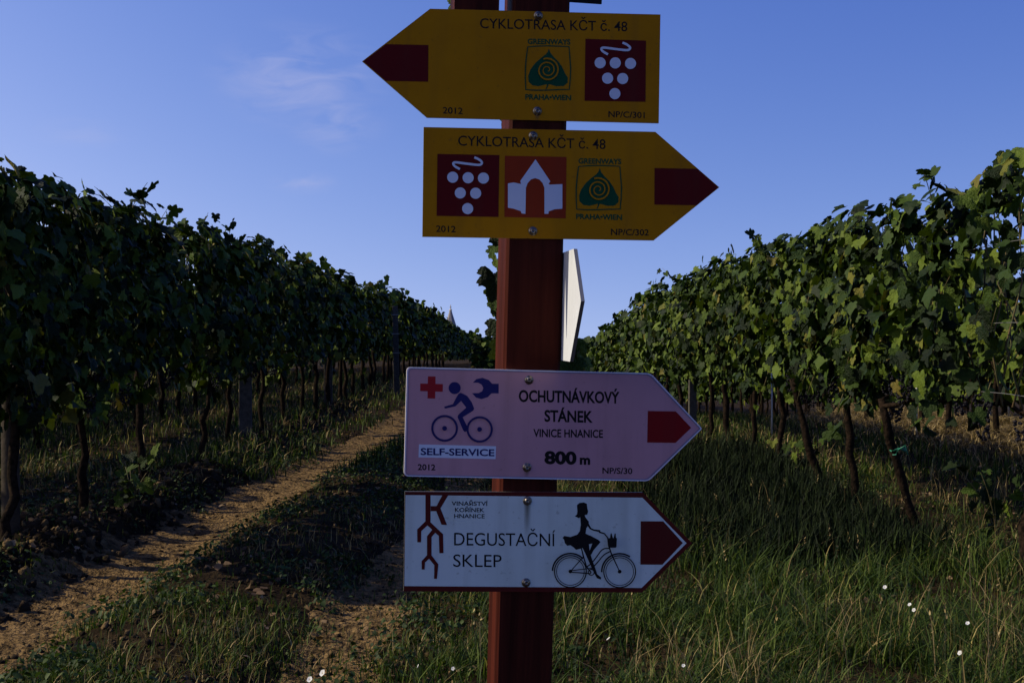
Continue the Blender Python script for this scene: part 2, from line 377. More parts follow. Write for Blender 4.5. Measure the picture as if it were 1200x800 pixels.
def shoots(rs, side, half, ztop, k=4):
    parts = []; LP = []; LO = []
    for _ in range(k):
        y0 = rs.uniform(-half, half); z0 = ztop - rs.uniform(.25, .5); x0 = rs.normal(0, .08)
        ln = rs.uniform(.35, .62); lean = rs.normal(0, .25, 2); pts = []
        for t in np.linspace(0, 1, 6): pts.append((x0 + lean[0] * ln * t * t, y0 + lean[1] * ln * t * t, z0 + ln * t * (1 - .18 * t)))
        parts.append(tube(pts, np.linspace(.005, .0018, 6), 4))
        for t in np.linspace(.35, 1, 6):
            a = np.array([x0 + lean[0] * ln * t * t, y0 + lean[1] * ln * t * t, z0 + ln * t * (1 - .18 * t)])
            LP.append(a + rs.normal(0, .025, 3)); LO.append(rs.normal(0, .6, 3) + np.array([side * .4, -.3, .5]))
    for _ in range(k):      # hanging laterals on the lit face
        y0 = rs.uniform(-half, half); z0 = rs.uniform(1.0, 1.9); ln = rs.uniform(.25, .55); pts = []
        for t in np.linspace(0, 1, 5): pts.append((side * (.16 + .16 * t), y0 + .1 * t, z0 + .08 * t - ln * t * t))
        parts.append(tube(pts, np.linspace(.004, .0016, 5), 4))
        for t in np.linspace(.3, 1, 4):
            LP.append(np.array([side * (.17 + .17 * t), y0 + .1 * t, z0 + .08 * t - ln * t * t]) + rs.normal(0, .02, 3)); LO.append(np.array([side, -.3, .2]) + rs.normal(0, .3, 3))
    return joinvf(parts), np.array(LP), np.array(LO)
def trunk_vf(seed, lean=(0, 0), r=.036, seg=8, n=9):
    rs = random.Random(seed); pts = []; rad = []
    for i in range(n):
        t = i / (n - 1); k = 1 if 0 < i < n - 1 else .3
        pts.append((lean[0] * t + rs.gauss(0, .014) * k, lean[1] * t + rs.gauss(0, .014) * k, -.12 + t * 1.07)); rad.append(r * (1.25 - .45 * t) * rs.uniform(.86, 1.16) * (1.3 if i == 0 else 1))
    parts = [tube(pts, rad, seg, .14, rs)]
    hx, hy = lean
    for s in (-1, 1):
        a = [(hx, hy, .90)]
        for i in range(1, 5): a.append((hx * (1 - i / 4) + rs.gauss(0, .01), hy + s * .14 * i, .93 + .03 * i / 4 + rs.gauss(0, .012)))
        parts.append(tube(a, [r * .62, r * .5, r * .42, r * .36, r * .25], 6, .15, rs))
    return joinvf(parts)
def canes_vf(seed, half=.62):
    rs = random.Random(seed); parts = []
    for i in range(9):
        y0 = -half + 2 * half * i / 8 + rs.uniform(-.05, .05); x = rs.uniform(-.03, .03); pts = [(0, y0 * .85, .95)]
        for t in (.3, .6, .85, 1): pts.append((x + rs.gauss(0, .05), y0 + rs.gauss(0, .05), .95 + 1.15 * t))
        parts.append(tube(pts, [.007, .006, .005, .004, .003], 4))
    return joinvf(parts)

LEFTX, RIGHTX = -2.9, 2.72
def near_vine(x, y, side, label, group, idx, half, n_join, n_obj, lean=(0, 0), r=.036, ztop=2.22, thick=.23, tie=None, zlo=.95):
    z0 = float(gz(x, y)) - .01
    t = empty('grapevine', (x, y, z0)); tagit(t, label, 'grapevine', group)
    me = pymesh('trunk', *trunk_vf(idx * 7 + 1, lean, r), smooth=True); link('trunk', me, M['bark'], t)
    rs = np.random.default_rng(idx + 500)
    (cv, cf), LP, LO = shoots(rs, side, half, ztop, 5)
    v2, f2 = canes_vf(idx, half); cv, cf = joinvf([(cv, cf), (v2, f2)])
    link('cane', pymesh('cane', cv, cf, True), M['cane'], t)
    P, O = crown_points(n_join, rs, half, zlo, ztop, side, thick)
    link('foliage', join_leaves('fine', P, leafmats(P, O, .102, rs)), M['leaf'], t)['kind'] = 'stuff'
    P, O = crown_points(n_obj - len(LP), rs, half, zlo, ztop, side, thick * 1.12)
    P[:, 0] = side * np.abs(P[:, 0]); O[:, 0] = side * np.abs(O[:, 0])
    P = np.concatenate([P, LP]); O = np.concatenate([O, LO]); Mx = leafmats(P, O, .108, rs)
    for i in range(len(P)):
        o = bpy.data.objects.new('leaf', LEAFM[int(rs.integers(5))]); C.objects.link(o); o.parent = t
        m4 = Matrix(Mx[i].tolist()).to_4x4(); m4.translation = Vector(P[i].tolist()); o.matrix_local = m4
    if idx < 43 or idx >= 60: add_bunches(t, side, 3 if idx < 40 else 5, idx, half * .8)
    if tie:
        z, r_ = tie; parts = []
        lx, ly = lean[0] * z, lean[1] * z
        ring = [(lx + r_ * math.cos(a), ly + r_ * math.sin(a), z + .01 * math.sin(3 * a)) for a in np.linspace(0, 2 * math.pi, 13)]
        parts.append(tube(ring, [.006] * 13, 5))
        for s in (-1, 1): parts.append(tube([(lx - .01, ly - r_, z), (lx + s * .03, ly - r_ - .02, z + .03 * s), (lx + s * .05, ly - r_ - .02, z - .03)], [.006, .005, .004], 5))
        link('plant_tie', pymesh('plant_tie', *joinvf(parts), smooth=True), M['tie'], t)
    return t

M['grape'] = mat('dark_grape', (.007, .006, .010), .6, .15)
def bunch_mesh(seed):
    r = random.Random(seed); bm = bmesh.new()
    for k in range(46):
        z = -r.uniform(0, .13); rr = .038 * (1 - (-z / .17) ** 1.6) + .004; a = r.uniform(0, 6.28)
        bmesh.ops.create_icosphere(bm, subdivisions=1, radius=r.uniform(.0075, .0095), matrix=Matrix.Translation((rr * math.cos(a), rr * math.sin(a), z)))
    for f in bm.faces: f.smooth = True
    me = bpy.data.meshes.new('grape_bunch'); bm.to_mesh(me); bm.free(); me.materials.append(M['grape']); return me
BUNCH = [bunch_mesh(k) for k in range(3)]
def add_bunches(t, side, n, seed, half):
    r = random.Random(seed)
    for k in range(n):
        o = bpy.data.objects.new('grape_bunch', r.choice(BUNCH)); C.objects.link(o); o.parent = t
        o.location = (side * r.uniform(.08, .24), r.uniform(-half, half), r.uniform(.86, 1.12)); o.scale = (1.1,) * 3; o.rotation_euler = (r.gauss(0, .15), r.gauss(0, .15), r.uniform(0, 6))
ordn = ['first', 'second', 'third', 'fourth', 'fifth', 'sixth', 'seventh', 'eighth', 'ninth', 'tenth', 'eleventh', 'twelfth']
GL = 'grapevines of the row left of the track'; GR = 'grapevines of the row right of the signpost'
ly = [7.45, 8.85, 10.25, 12.25, 13.6, 15.2, 17.0, 18.3]
for i, yv in enumerate(ly):
    lean = [(.05, .1), (.03, -.12), (-.05, .1), (.07, .12), (.0, -.06), (.05, .05), (-.04, 0), (.03, .1)][i]
    near_vine(LEFTX, yv, 1, f'{ordn[i]} grapevine from the near end of the dark shaded row left of the track', GL, i, .80 if i else .62, 900 if i < 5 else 700, 230, lean, .029 if i < 3 else .026, ztop=[2.12, 2.16, 2.10, 2.2, 2.12, 2.22, 2.14, 2.2][i], zlo=.86)
ry = [8.3, 9.75, 10.9, 12.5, 14.0, 15.4, 16.9, 18.3]
rl = [(-.26, .0), (-.10, .05), (-.22, .15), (.02, .05), (.03, -.1), (-.05, .05), (.04, 0), (0, .05)]
rlab = ['leaning grapevine with a green tie, nearest trunk of the row right of the signpost', 'grapevine with a stout bent trunk, second from the near end of the right row']
for i, yv in enumerate(ry):
    near_vine(RIGHTX, yv, -1, rlab[i] if i < 2 else f'{ordn[i]} grapevine from the near end of the sunlit row right of the signpost', GR, 40 + i,
              .95 if i == 0 else .85, (520, 580, 680, 680, 680)[i] if i < 5 else 600, 290, rl[i], .029, [2.20, 2.18, 2.12, 2.20, 2.10, 2.18, 2.12, 2.14][i], .26, (.62, .05) if i == 0 else None)
# one last vine at the near end of the right row: trunk hidden low in the grass, sparse top with sky between the leaves
near_vine(RIGHTX + .12, 7.0, -1, 'sparse open grapevine ending the right row, at the right edge of the picture', GR, 60, .62, 110, 120, (.12, .1), .030, 2.28, .24, zlo=1.15)

# prototypes for the farther vines (crown, trunk; shared meshes)
def proto_crowns(n, kind, size, k, seed):
    out = []
    for j in range(k):
        rs = np.random.default_rng(seed + j); P, O = crown_points(n, rs, .76, .90, 2.14, 1 if j % 2 else -1, .25)
        (_, _), LP, LO = shoots(rs, 1, .6, 2.2, 3); P = np.concatenate([P, LP]); O = np.concatenate([O, LO])
        me = join_leaves(kind, P, leafmats(P, O, size, rs)); me.materials.append(M['leaf']); out.append(me)
    return out
PC_mid = proto_crowns(520, 'mid', .13, 6, 900); PC_far = proto_crowns(330, 'low', .17, 6, 950)
PT = []
for j in range(7):
    me = pymesh('trunk', *trunk_vf(300 + j, (random.uniform(-.06, .06), random.uniform(-.12, .12)), .034, 6, 7), smooth=True); me.materials.append(M['bark']); PT.append(me)
def far_vine(x, y, label, group):
    t = empty('grapevine', (x + random.gauss(0, .03), y, float(gz(x, y)) - .01)); tagit(t, label, 'grapevine', group)
    o = bpy.data.objects.new('trunk', random.choice(PT)); C.objects.link(o); o.parent = t; o.scale = (1, random.choice((-1, 1)), 1)
    o = bpy.data.objects.new('foliage', random.choice(PC_mid if y < 32 else PC_far)); C.objects.link(o); o.parent = t; o['kind'] = 'stuff'
    s = random.uniform(.95, 1.06); o.scale = (random.choice((-1, 1)) * random.uniform(.9, 1.15), random.choice((-1, 1)), s)
def row(x, y0, y1, label, group, step=1.3):
    y = y0
    while y < y1: far_vine(x, y + random.uniform(-.12, .12), label, group); y += step
row(LEFTX, 19.7, 62, 'grapevine far along the row left of the track, its trunk one of many alike', GL, 1.35)
row(RIGHTX, 19.7, 60, 'grapevine far along the row right of the signpost, its trunk one of many alike', GR, 1.35)
for k, x in enumerate((-5.55, -8.1)):
    row(x, 8.5 + 3 * k, 46, f'grapevine in the {["second", "third"][k]} row to the left, glimpsed between the front trunks', f'grapevines of the {["second", "third"][k]} row on the left', 1.35)
for k, x in enumerate((5.9, 8.8)):
    row(x, 8.6 + 3 * k, 46, f'grapevine in the {["second", "third"][k]} row to the right, glimpsed below the front foliage', f'grapevines of the {["second", "third"][k]} row on the right', 1.35)
# the rest of the vineyard, too far and too hidden to count: one mass
P_all = []; O_all = []
rs = np.random.default_rng(5)
def mass(x, y0, y1, dens):
    n = int((y1 - y0) * dens); y = rs.uniform(y0, y1, n); z = rs.uniform(.55, 2.2, n) + .06 * np.sin(y * 2); s = rs.choice([-1, 1], n)
    xx = x + s * rs.uniform(.08, .28, n); P_all.append(np.stack([xx, y, z + gz(xx * 0 + x, y)], 1)); O_all.append(np.stack([s * 1., rs.normal(0, .3, n), np.full(n, .4)], 1))
mass(LEFTX, 62, 150, 150); mass(LEFTX, 150, 330, 60); mass(RIGHTX, 60, 120, 110)
for x in (-5.55, -8.1, 5.9, 8.8): mass(x, 46, 110, 80)
for x in (-.2, 2.5, 5.2): mass(x, 170, 300, 60)
for x in (-10.3, -12.8, -15.3, 11.6, 14.2, 16.8): mass(x, 12, 60, 90)
n = 1500; x = rs.uniform(-1.9, 3.2, n); y = 75 + rs.normal(0, .3, n)      # a cross row closing the lane
P_all.append(np.stack([x, y, gz(x, y) + rs.uniform(.1, 2.25, n)], 1)); O_all.append(np.stack([rs.normal(0, .3, n), -np.ones(n), np.full(n, .4)], 1))
P = np.concatenate(P_all); O = np.concatenate(O_all)
me = join_leaves('low', P, leafmats(P, O, .26, rs)); tagit(link('distant_vine_rows', me, M['leaf']), 'far ends and outer rows of the vineyard merging into one dark green mass', 'vineyard', kind='stuff')
parts = []
for x in (-10.3, -12.8, 11.6, 14.2):
    y = 12
    while y < 50:
        z = float(gz(x, y)); parts.append(tube([(x, y, z - .1), (x + random.gauss(0, .04), y, z + .5), (x, y, z + 1)], [.05, .036, .03], 5)); y += 1.35
tagit(link('distant_vine_trunks', pymesh('distant_vine_trunks', *joinvf(parts)), M['bark']), 'trunks of the outer vine rows standing in the dim distance', 'vine trunks', kind='stuff')

# ------------------------------------------------------------------ trellis posts, stakes, wires
def boxvf(x0, x1, y0, y1, z0, z1, tz=1.0):
    cx, cy = (x0 + x1) / 2, (y0 + y1) / 2
    V = [(x, y, z0) for x, y in ((x0, y0), (x1, y0), (x1, y1), (x0, y1))] + [(cx + (x - cx) * tz, cy + (y - cy) * tz, z1) for x, y in ((x0, y0), (x1, y0), (x1, y1), (x0, y1))]
    return V, [(3, 2, 1, 0), (4, 5, 6, 7), (0, 1, 5, 4), (1, 2, 6, 5), (2, 3, 7, 6), (3, 0, 4, 7)]
def trellis_post(x, y, h, wd, m, label, round_=False, group=None, tilt=(0, 0)):
    t = empty('trellis_post', (x, y, float(gz(x, y)) - .02)); tagit(t, label, 'trellis post', group); t.rotation_euler = (tilt[0], tilt[1], R(4))
    if round_:
        n = 9; pts = [(0, 0, h * i / (n - 2)) for i in range(n - 1)] + [(0, 0, h + wd * .25)]
        vf = tube([(0, 0, -.2)] + pts[1:], [wd / 2] * (n - 2) + [wd * .46, wd * .2], 10, .03)
        link('post_shaft', pymesh('post_shaft', *vf, smooth=True), m, t)
    else:
        me = pymesh('post_shaft', *boxvf(-wd / 2, wd / 2, -wd * .42, wd * .42, -.2, h, .86)); o = link('post_shaft', me, m, t)
        b = o.modifiers.new('bevel', 'BEVEL'); b.width = .008; b.segments = 2
    for z in (.95, 1.35, 1.75):
        if z < h: link('wire_clip', pymesh('wire_clip', *boxvf(-wd * .56, wd * .56, -wd * .5, -wd * .44, z, z + .012)), M['steel'], t)
trellis_post(-2.25, 27.0, 1.94, .13, M['concrete'], 'tall pale trellis post standing clear of the foliage far along the left row', tilt=(0, R(-1.0)))
trellis_post(-2.90, 14.4, 2.15, .14, M['concrete'], 'broad grey trellis post between the trunks of the left row, nearest of the grey ones')
trellis_post(-2.90, 21.2, 2.15, .14, M['concrete'], 'grey trellis post between the trunks of the left row, second of the grey ones')
trellis_post(-2.98, 7.75, 2.1, .11, M['oldwood'], 'dark wooden post ending the left row, at the left edge of the picture', True)
trellis_post(2.72, 22.7, 2.22, .13, M['oldwood'], 'dark round-topped post rising above the leaves of the right row', True)
trellis_post(2.66, 18.0, 2.0, .11, M['concrete'], 'slim grey trellis post seen just beyond the tip of the pink board')
def stake(x, y, h, label):
    vf = tube([(0, 0, -.1), (0, 0, h * .5), (0, 0, h)], [.014, .013, .012], 6)
    o = link('vine_stake', pymesh('vine_stake', *vf, smooth=True), M['stake'], None, (x, y, float(gz(x, y)))); tagit(o, label, 'stake', 'thin pale vine stakes on the right')
stake(3.78, 18, 1.0, 'thin white stake left of the stout trunks of the right row')
stake(5.50, 17, 1.0, 'thin white stake over the heap of straw, right of the leaning trunk')
stake(9.15, 24, 1.1, 'left one of the two thin white stakes at the right edge below the foliage')
stake(9.50, 24, 1.1, 'right one of the two thin white stakes at the right edge below the foliage')
def wire(x, z, y0, y1, label, group, side):
    pts = [(x, y, float(gz(x, y)) * .6 + z - .02 * math.sin((y % 6.6) / 6.6 * math.pi)) for y in np.arange(y0, y1, 1.65)]
    o = link('trellis_wire', pymesh('trellis_wire', *tube(pts, [.0022] * len(pts), 5), smooth=True), M['steel']); tagit(o, label, 'wire', group)
for z, nm in ((1.04, 'lowest'), (1.42, 'middle'), (1.85, 'upper')):
    wire(RIGHTX - .03, z, 5.2, 34, f'{nm} thin steel wire strung along the right vine row', 'trellis wires', 1)
    wire(LEFTX + .03, z, 6.8, 34, f'{nm} thin steel wire strung along the left vine row', 'trellis wires', -1)

# ------------------------------------------------------------------ ground cover
def blades(px, py, length, width, rs, lean=.45, segs=3, az=None, zoff=0):
    n = len(px); pz = gz(px, py) + zoff
    a = rs.uniform(0, 2 * math.pi, n) if az is None else az
    d = np.stack([np.cos(a), np.sin(a)], 1); fa = a + math.pi / 2 + rs.normal(0, .5, n); wv = np.stack([np.cos(fa), np.sin(fa)], 1)
    bend = np.abs(rs.normal(lean, .3, n)); tilt = rs.normal(0, .18, n)
    rows = []
    for s in range(segs + 1):
        t = s / segs; h = length * (t - .35 * bend * t * t * np.minimum(t + .2, 1)); rch = length * (tilt * t + bend * .75 * t * t)
        cx = px + d[:, 0] * rch; cy = py + d[:, 1] * rch; cz = pz - .01 + np.maximum(h, .02 * t)
        wd = width * (1 - t) ** .7 * (.8 + .2 * (t > 0)) / 2 if s < segs else None
        if s < segs:
            rows.append(np.stack([cx - wv[:, 0] * wd, cy - wv[:, 1] * wd, cz], 1)); rows.append(np.stack([cx + wv[:, 0] * wd, cy + wv[:, 1] * wd, cz], 1))
        else: rows.append(np.stack([cx, cy, cz], 1))
    V = np.stack(rows, 1); k = V.shape[1]; F1 = []
    for s in range(segs - 1):
        a0 = 2 * s; F1 += [(a0, a0 + 1, a0 + 3), (a0, a0 + 3, a0 + 2)]
    F1.append((2 * segs - 2, 2 * segs - 1, 2 * segs))
    F1 = np.array(F1); Fc = (F1[None] + (np.arange(n) * k)[:, None, None]).reshape(-1, 3)
    return V.reshape(-1, 3), Fc
def scatter(n, x0, x1, y0, y1, dens, rs, ypow=1.0):
    x = rs.uniform(x0, x1, n); y = y0 + (y1 - y0) * rs.uniform(0, 1, n) ** ypow
    keep = rs.uniform(0, 1, n) < dens(x, y); return x[keep], y[keep]
def infr(x, y): return (np.abs(x) < .42 * y + .6)
rs = np.random.default_rng(77)
def bare(x, y):
    r1 = np.exp(-((x - RUT1(y)) / .34) ** 4); r2 = np.exp(-((x - RUT2(y)) / .20) ** 4); return np.clip(r1 + r2 * .75, 0, 1)
# lush tall grass right of the post
clump = lambda x, y: sst(fbm(x * 2.2, y * 2.2, 71, 3), .30, .55)
bed = lambda x, y: 1 - .85 * sst(x, 1.0, 1.6) * (1 - sst(x, 2.9, 3.3)) * sst(y, 7.3, 8)  # thins the grass where the shade-coloured blades stand
d1 = lambda x, y: bed(x, y) * infr(x, y) * sst(x, -.45, .15) * (1 - .75 * sst(x, 2.9, 3.6)) * (.10 + .90 * clump(x, y))
gx1, gy1 = scatter(125000, -.4, 5.5, 4.6, 12, d1, rs, 1.5)
ln = (.06 + .29 * rs.uniform(0, 1, len(gx1)) ** 1.5) * (.55 + .7 * fbm(gx1 * 1.5, gy1 * 1.5, 31, 2) * 1.4) * (1 - .35 * sst(gy1, 7.5, 10))
A = blades(gx1, gy1, ln, rs.uniform(.003, .010, len(gx1)), rs, .85, 4)
gx2, gy2 = scatter(36000, -.3, 9, 12, 34, lambda x, y: infr(x, y) * sst(x, -.3, .5) * bed(x, np.minimum(y, 14) * (y < 15)) * (np.abs(x - 6.4) > 1.1) * (.3 + .7 * clump(x, y)), rs, 1.5)
B = blades(gx2, gy2, rs.uniform(.08, .24, len(gx2)), rs.uniform(.010, .020, len(gx2)), rs, .5, 2)
def putg(name, packs, m, label, cat):
    V = np.concatenate([p[0] for p in packs]); o = 0; Fs = []
    for p in packs: Fs.append(p[1] + o); o += len(p[0])
    me = fastmesh(name, V, np.concatenate(Fs)); ob = link(name, me, m); tagit(ob, label, cat, kind='stuff'); print(name, len(me.polygons)); return ob
putg('tall_grass', [A, B], M['grass'], 'long green grass growing thick to the right of the signpost', 'grass')
# short grass on the left: ridge between the wheel tracks, foreground and under the vines
d3 = lambda x, y: infr(x, y) * (1 - bare(x, y)) * (.15 + .85 * sst(fbm(x * 1.8, y * 1.8, 81, 3), .36, .52)) * np.where(x < -2.4, .8, 1.0) * np.where((y > 6.3) & (x < -.5), .45, 1)
gx3, gy3 = scatter(95000, -5.5, .1, 4.6, 13, d3, rs, 1.5)
A = blades(gx3, gy3, rs.uniform(.03, .11, len(gx3)), rs.uniform(.004, .010, len(gx3)), rs, .6, 2)
gx4, gy4 = scatter(60000, -13, .3, 12, 45, lambda x, y: infr(x, y) * (1 - bare(x, y)) * (.2 + .8 * sst(fbm(x * 1.2, y * 1.2, 83, 3), .35, .5)), rs, 1.7)
B = blades(gx4, gy4, rs.uniform(.07, .22, len(gx4)), rs.uniform(.012, .022, len(gx4)), rs, .5, 2)
putg('short_grass', [A, B], M['grass'], 'short green grass between and beside the wheel tracks', 'grass')
# dry grass
d5 = lambda x, y: infr(x, y) * (1 - bare(x, y)) * sst(fbm(x * 1.4 + 9, y * 1.4, 91, 3), .44, .64) * bed(x, y) * np.where(x > 0, .6, 1)
gx5, gy5 = scatter(52000, -6, 6, 4.6, 14, d5, rs, 1.5)
A = blades(gx5, gy5, rs.uniform(.08, .40, len(gx5)) * np.where(gx5 > 0, 1, .35), rs.uniform(.002, .006, len(gx5)), rs, .7, 3)
gx6, gy6 = scatter(26000, -14, 12, 12, 45, lambda x, y: infr(x, y) * (1 - bare(x, y)) * (np.abs(x) > 2.2) * (np.abs(x - 6.4) > .9), rs, 1.6)
B = blades(gx6, gy6, rs.uniform(.06, .25, len(gx6)), rs.uniform(.008, .016, len(gx6)), rs, .9, 2)
# straw strewn under the second row on the right
sx = rs.normal(6.45, .5, 20000); sy = rs.uniform(13, 24, 20000)
S = blades(sx, sy, rs.uniform(.08, .28, 20000), rs.uniform(.008, .018, 20000), rs, 1.9, 3, zoff=.02)
putg('dry_grass', [A, B, S], M['straw'], 'dry straw coloured grass and stalks scattered over the ground', 'dry grass')

# broad-leaved weeds: rosettes of small leaves
def weeds(cx, cy, rs, nl, size):
    P = []; O = []
    k = rs.integers(nl[0], nl[1], len(cx)); X = np.repeat(cx, k); Y = np.repeat(cy, k); n = len(X)
    a = rs.uniform(0, 2 * math.pi, n); r = np.abs(rs.normal(0, .05, n)); x = X + r * np.cos(a); y = Y + r * np.sin(a)
    z = gz(x, y) + rs.uniform(.01, .09, n)
    out = np.stack([np.cos(a) * .5, np.sin(a) * .5, np.full(n, 1.)], 1); P = np.stack([x, y, z], 1)
    nz_ = out + rs.normal(0, .35, (n, 3)); nz_ /= np.linalg.norm(nz_, axis=1)[:, None]
    yd = np.stack([np.cos(a), np.sin(a), rs.normal(.1, .3, n)], 1); yd -= (yd * nz_).sum(1)[:, None] * nz_; yd /= np.linalg.norm(yd, axis=1)[:, None]
    xd = np.cross(yd, nz_); s = (rs.uniform(*size, n))[:, None]
    Mx = np.stack([xd * s * rs.uniform(.45, .9, n)[:, None], yd * s, nz_ * s], -1); return P, Mx
dw = lambda x, y: infr(x, y) * (1 - bare(x, y)) * sst(fbm(x * 1.6 + 3, y * 1.6 + 5, 101, 3), .38, .50) * np.where(x > .3, .35, 1) * np.where(x < -2.6, .55, 1)
wx, wy = scatter(9000, -5, 3.5, 4.6, 16, dw, rs, 1.4)
P, Mx = weeds(wx, wy, rs, (6, 16), (.012, .034))
me = join_leaves('low', P, Mx); tagit(link('low_weeds', me, M['weed']), 'low broad leaved weeds and clover covering the soil', 'weeds', kind='stuff'); print('weeds', len(me.polygons))
# flowering grass stalks with seed heads
hx_, hy_ = scatter(160, -.2, 4.5, 4.8, 10, lambda x, y: infr(x, y) * (.3 + .7 * clump(x + 3, y)), rs, 1.4); n = len(hx_); hl = rs.uniform(.22, .42, n)
st = blades(hx_, hy_, hl, np.full(n, .0035), rs, .25, 4)
tips = st[0].reshape(n, -1, 3)[:, -1]; k8 = 7; P = np.repeat(tips, k8, 0) - np.stack([np.zeros(n * k8), np.zeros(n * k8), np.tile(np.linspace(0, .06, k8), n)], 1) + rs.normal(0, .003, (n * k8, 3))
Mx = leafmats(P, rs.normal(0, 1, (n * k8, 3)), .016, rs, -1.5); Mx[:, :, 0] *= .45
hv = []; hf = []; V_, F_ = LEAFV['low'][0]; W = np.einsum('nij,vj->nvi', Mx, V_) + P[:, None]
putg('grass_seed_heads', [st, (W.reshape(-1, 3), (F_[None] + (np.arange(len(P)) * len(V_))[:, None, None]).reshape(-1, 3))], M['straw'], 'ripe grass stalks with pale seed heads standing over the long grass', 'grass')
# added blades coloured near black, standing in for shadow beside the right row
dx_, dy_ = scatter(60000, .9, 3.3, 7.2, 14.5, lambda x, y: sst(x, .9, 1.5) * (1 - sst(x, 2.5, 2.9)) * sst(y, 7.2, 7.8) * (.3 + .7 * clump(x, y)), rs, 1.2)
putg('painted_shade_blades', [blades(dx_, dy_, rs.uniform(.08, .32, len(dx_)), rs.uniform(.008, .020, len(dx_)), rs, .4, 3)], M['shade_paint'], 'added tall blades coloured near black as painted shade beside the right vine row', 'weeds')
# dead leaves and litter
wx, wy = scatter(16000, -6, 5.5, 4.6, 22, lambda x, y: infr(x, y) * (.12 + .88 * sst(fbm(x * 1.5, y * 1.5, 121, 2), .38, .6)) * (1 - .9 * bare(x, y)), rs, 1.5)
n = len(wx); P = np.stack([wx, wy, gz(wx, wy) + .012], 1); O = np.stack([rs.normal(0, .4, n), rs.normal(0, .4, n), np.ones(n)], 1)
me = join_leaves('low', P, leafmats(P, O, .036, rs, 0)); tagit(link('leaf_litter', me, M['litter']), 'brown dead leaves littering the vineyard floor', 'leaf litter', kind='stuff')
# clods and stones
def clods(cx, cy, size, rs):
    bm = bmesh.new(); bmesh.ops.create_icosphere(bm, subdivisions=1, radius=1); bv = np.array([v.co[:] for v in bm.verts]); bf = np.array([[v.index for v in f.verts] for f in bm.faces]); bm.free()
    n = len(cx); q = rs.normal(0, 1, (n, 3, 3)); q = np.linalg.qr(q)[0]
    V = bv[None] * rs.uniform(.55, 1.4, (n, len(bv), 1)) * rs.uniform(.45, 1.25, (n, 1, 3)); V = np.einsum('nij,nvj->nvi', q, V) * size[:, None, None]
    V += np.stack([cx, cy, gz(cx, cy) + size * .25], 1)[:, None]
    return V.reshape(-1, 3), (bf[None] + (np.arange(n) * len(bv))[:, None, None]).reshape(-1, 3)
cx, cy = scatter(17000, -3.7, -2.40, 5, 24, lambda x, y: infr(x, y) * (.3 + .7 * vnoise(x * 3, y * 3, 8)), rs, 1.6)
K1 = clods(cx, cy, rs.uniform(0, 1, len(cx)) ** 4 * .042 + .006, rs)
cx, cy = scatter(18000, -3, 1.2, 4.7, 18, lambda x, y: infr(x, y) * (.35 + .4 * vnoise(x * 2, y * 2, 18)), rs, 1.6)
K2 = clods(cx, cy, rs.uniform(.004, .020, len(cx)), rs)
putg('soil_clods', [K1, K2], M['clod'], 'crumbly clods and small stones along the wheel track and vine row', 'clods')

# white field flowers, each on its own stem, where the photo shows them
def flower(px, py, size, label, lift=.10):
    size *= .48
    g = gp(px, py); g2 = CAM + (g - CAM) * ((CAM.z - lift - float(gz(g.x, g.y))) / (CAM.z - g.z)); zb = float(gz(g2.x, g2.y))
    t = empty('field_flower', (g2.x, g2.y, zb), random.uniform(0, 6)); tagit(t, label, 'flower', 'small white flowers in the grass')
    link('stem', pymesh('stem', *tube([(0, 0, -.02), (.006, 0, lift * .5), (0, 0, lift)], [.0016, .0015, .0012], 5), smooth=True), M['weed'], t)
    n = 10; V = []; Fc = []; t.rotation_euler = (0, 0, random.uniform(-.6, .6))
    for r_, z in ((.10, -.12), (.30, .0), (.75, .14), (1.0, .17)):
        for i in range(n): a = 2 * math.pi * i / n; q = r_ * (1 + .07 * math.cos(5 * a) * r_); V.append((q * math.cos(a) * size, q * math.sin(a) * size, z * size))
    for k in range(3):
        for i in range(n): j = (i + 1) % n; Fc.append((k * n + i, k * n + j, k * n + n + j, k * n + n + i))
    o = link('petals', pymesh('petals', V, Fc, True), M['white_petal'], t); o.location = (0, 0, lift); o.rotation_euler = (R(random.uniform(35, 65)), 0, random.uniform(-1.2, -.6)); e_ = o.rotation_euler.copy()
    o = link('flower_centre', pymesh('flower_centre', *tube([(0, 0, -.1 * size), (0, 0, .12 * size)], [.14 * size, .1 * size], 6)), M['stamen'], t); o.location = (0, 0, lift); o.rotation_euler = e_
    return t
fl = [(378, 785, .030, 'white flower at the bottom left of the signpost, right bloom of the close pair'), (363, 791, .026, 'white flower at the bottom left of the signpost, left bloom of the close pair'),
      (490, 780, .016, 'small white flower in the short grass left of the post foot'), (531, 785, .016, 'small white flower in the grass close beside the post foot'),
      (713, 748, .020, 'white flower right of the post foot, below the lowest board'), (801, 776, .014, 'tiny white flower in the grass near the bottom edge, right of the post'),
      (1037, 690, .020, 'white flower in the long grass below the nearest right trunk'), (1066, 708, .018, 'upper bloom of the close pair of white flowers in the long grass at right'),
      (1071, 713, .018, 'lower bloom of the close pair of white flowers in the long grass at right'), (1134, 727, .018, 'white flower in the long grass right of the pair of blooms'),
      (1125, 766, .020, 'white flower lowest and rightmost in the long grass at right')]
for f in fl: flower(*f[:3], f[3], .10 if f[0] < 600 else .20)

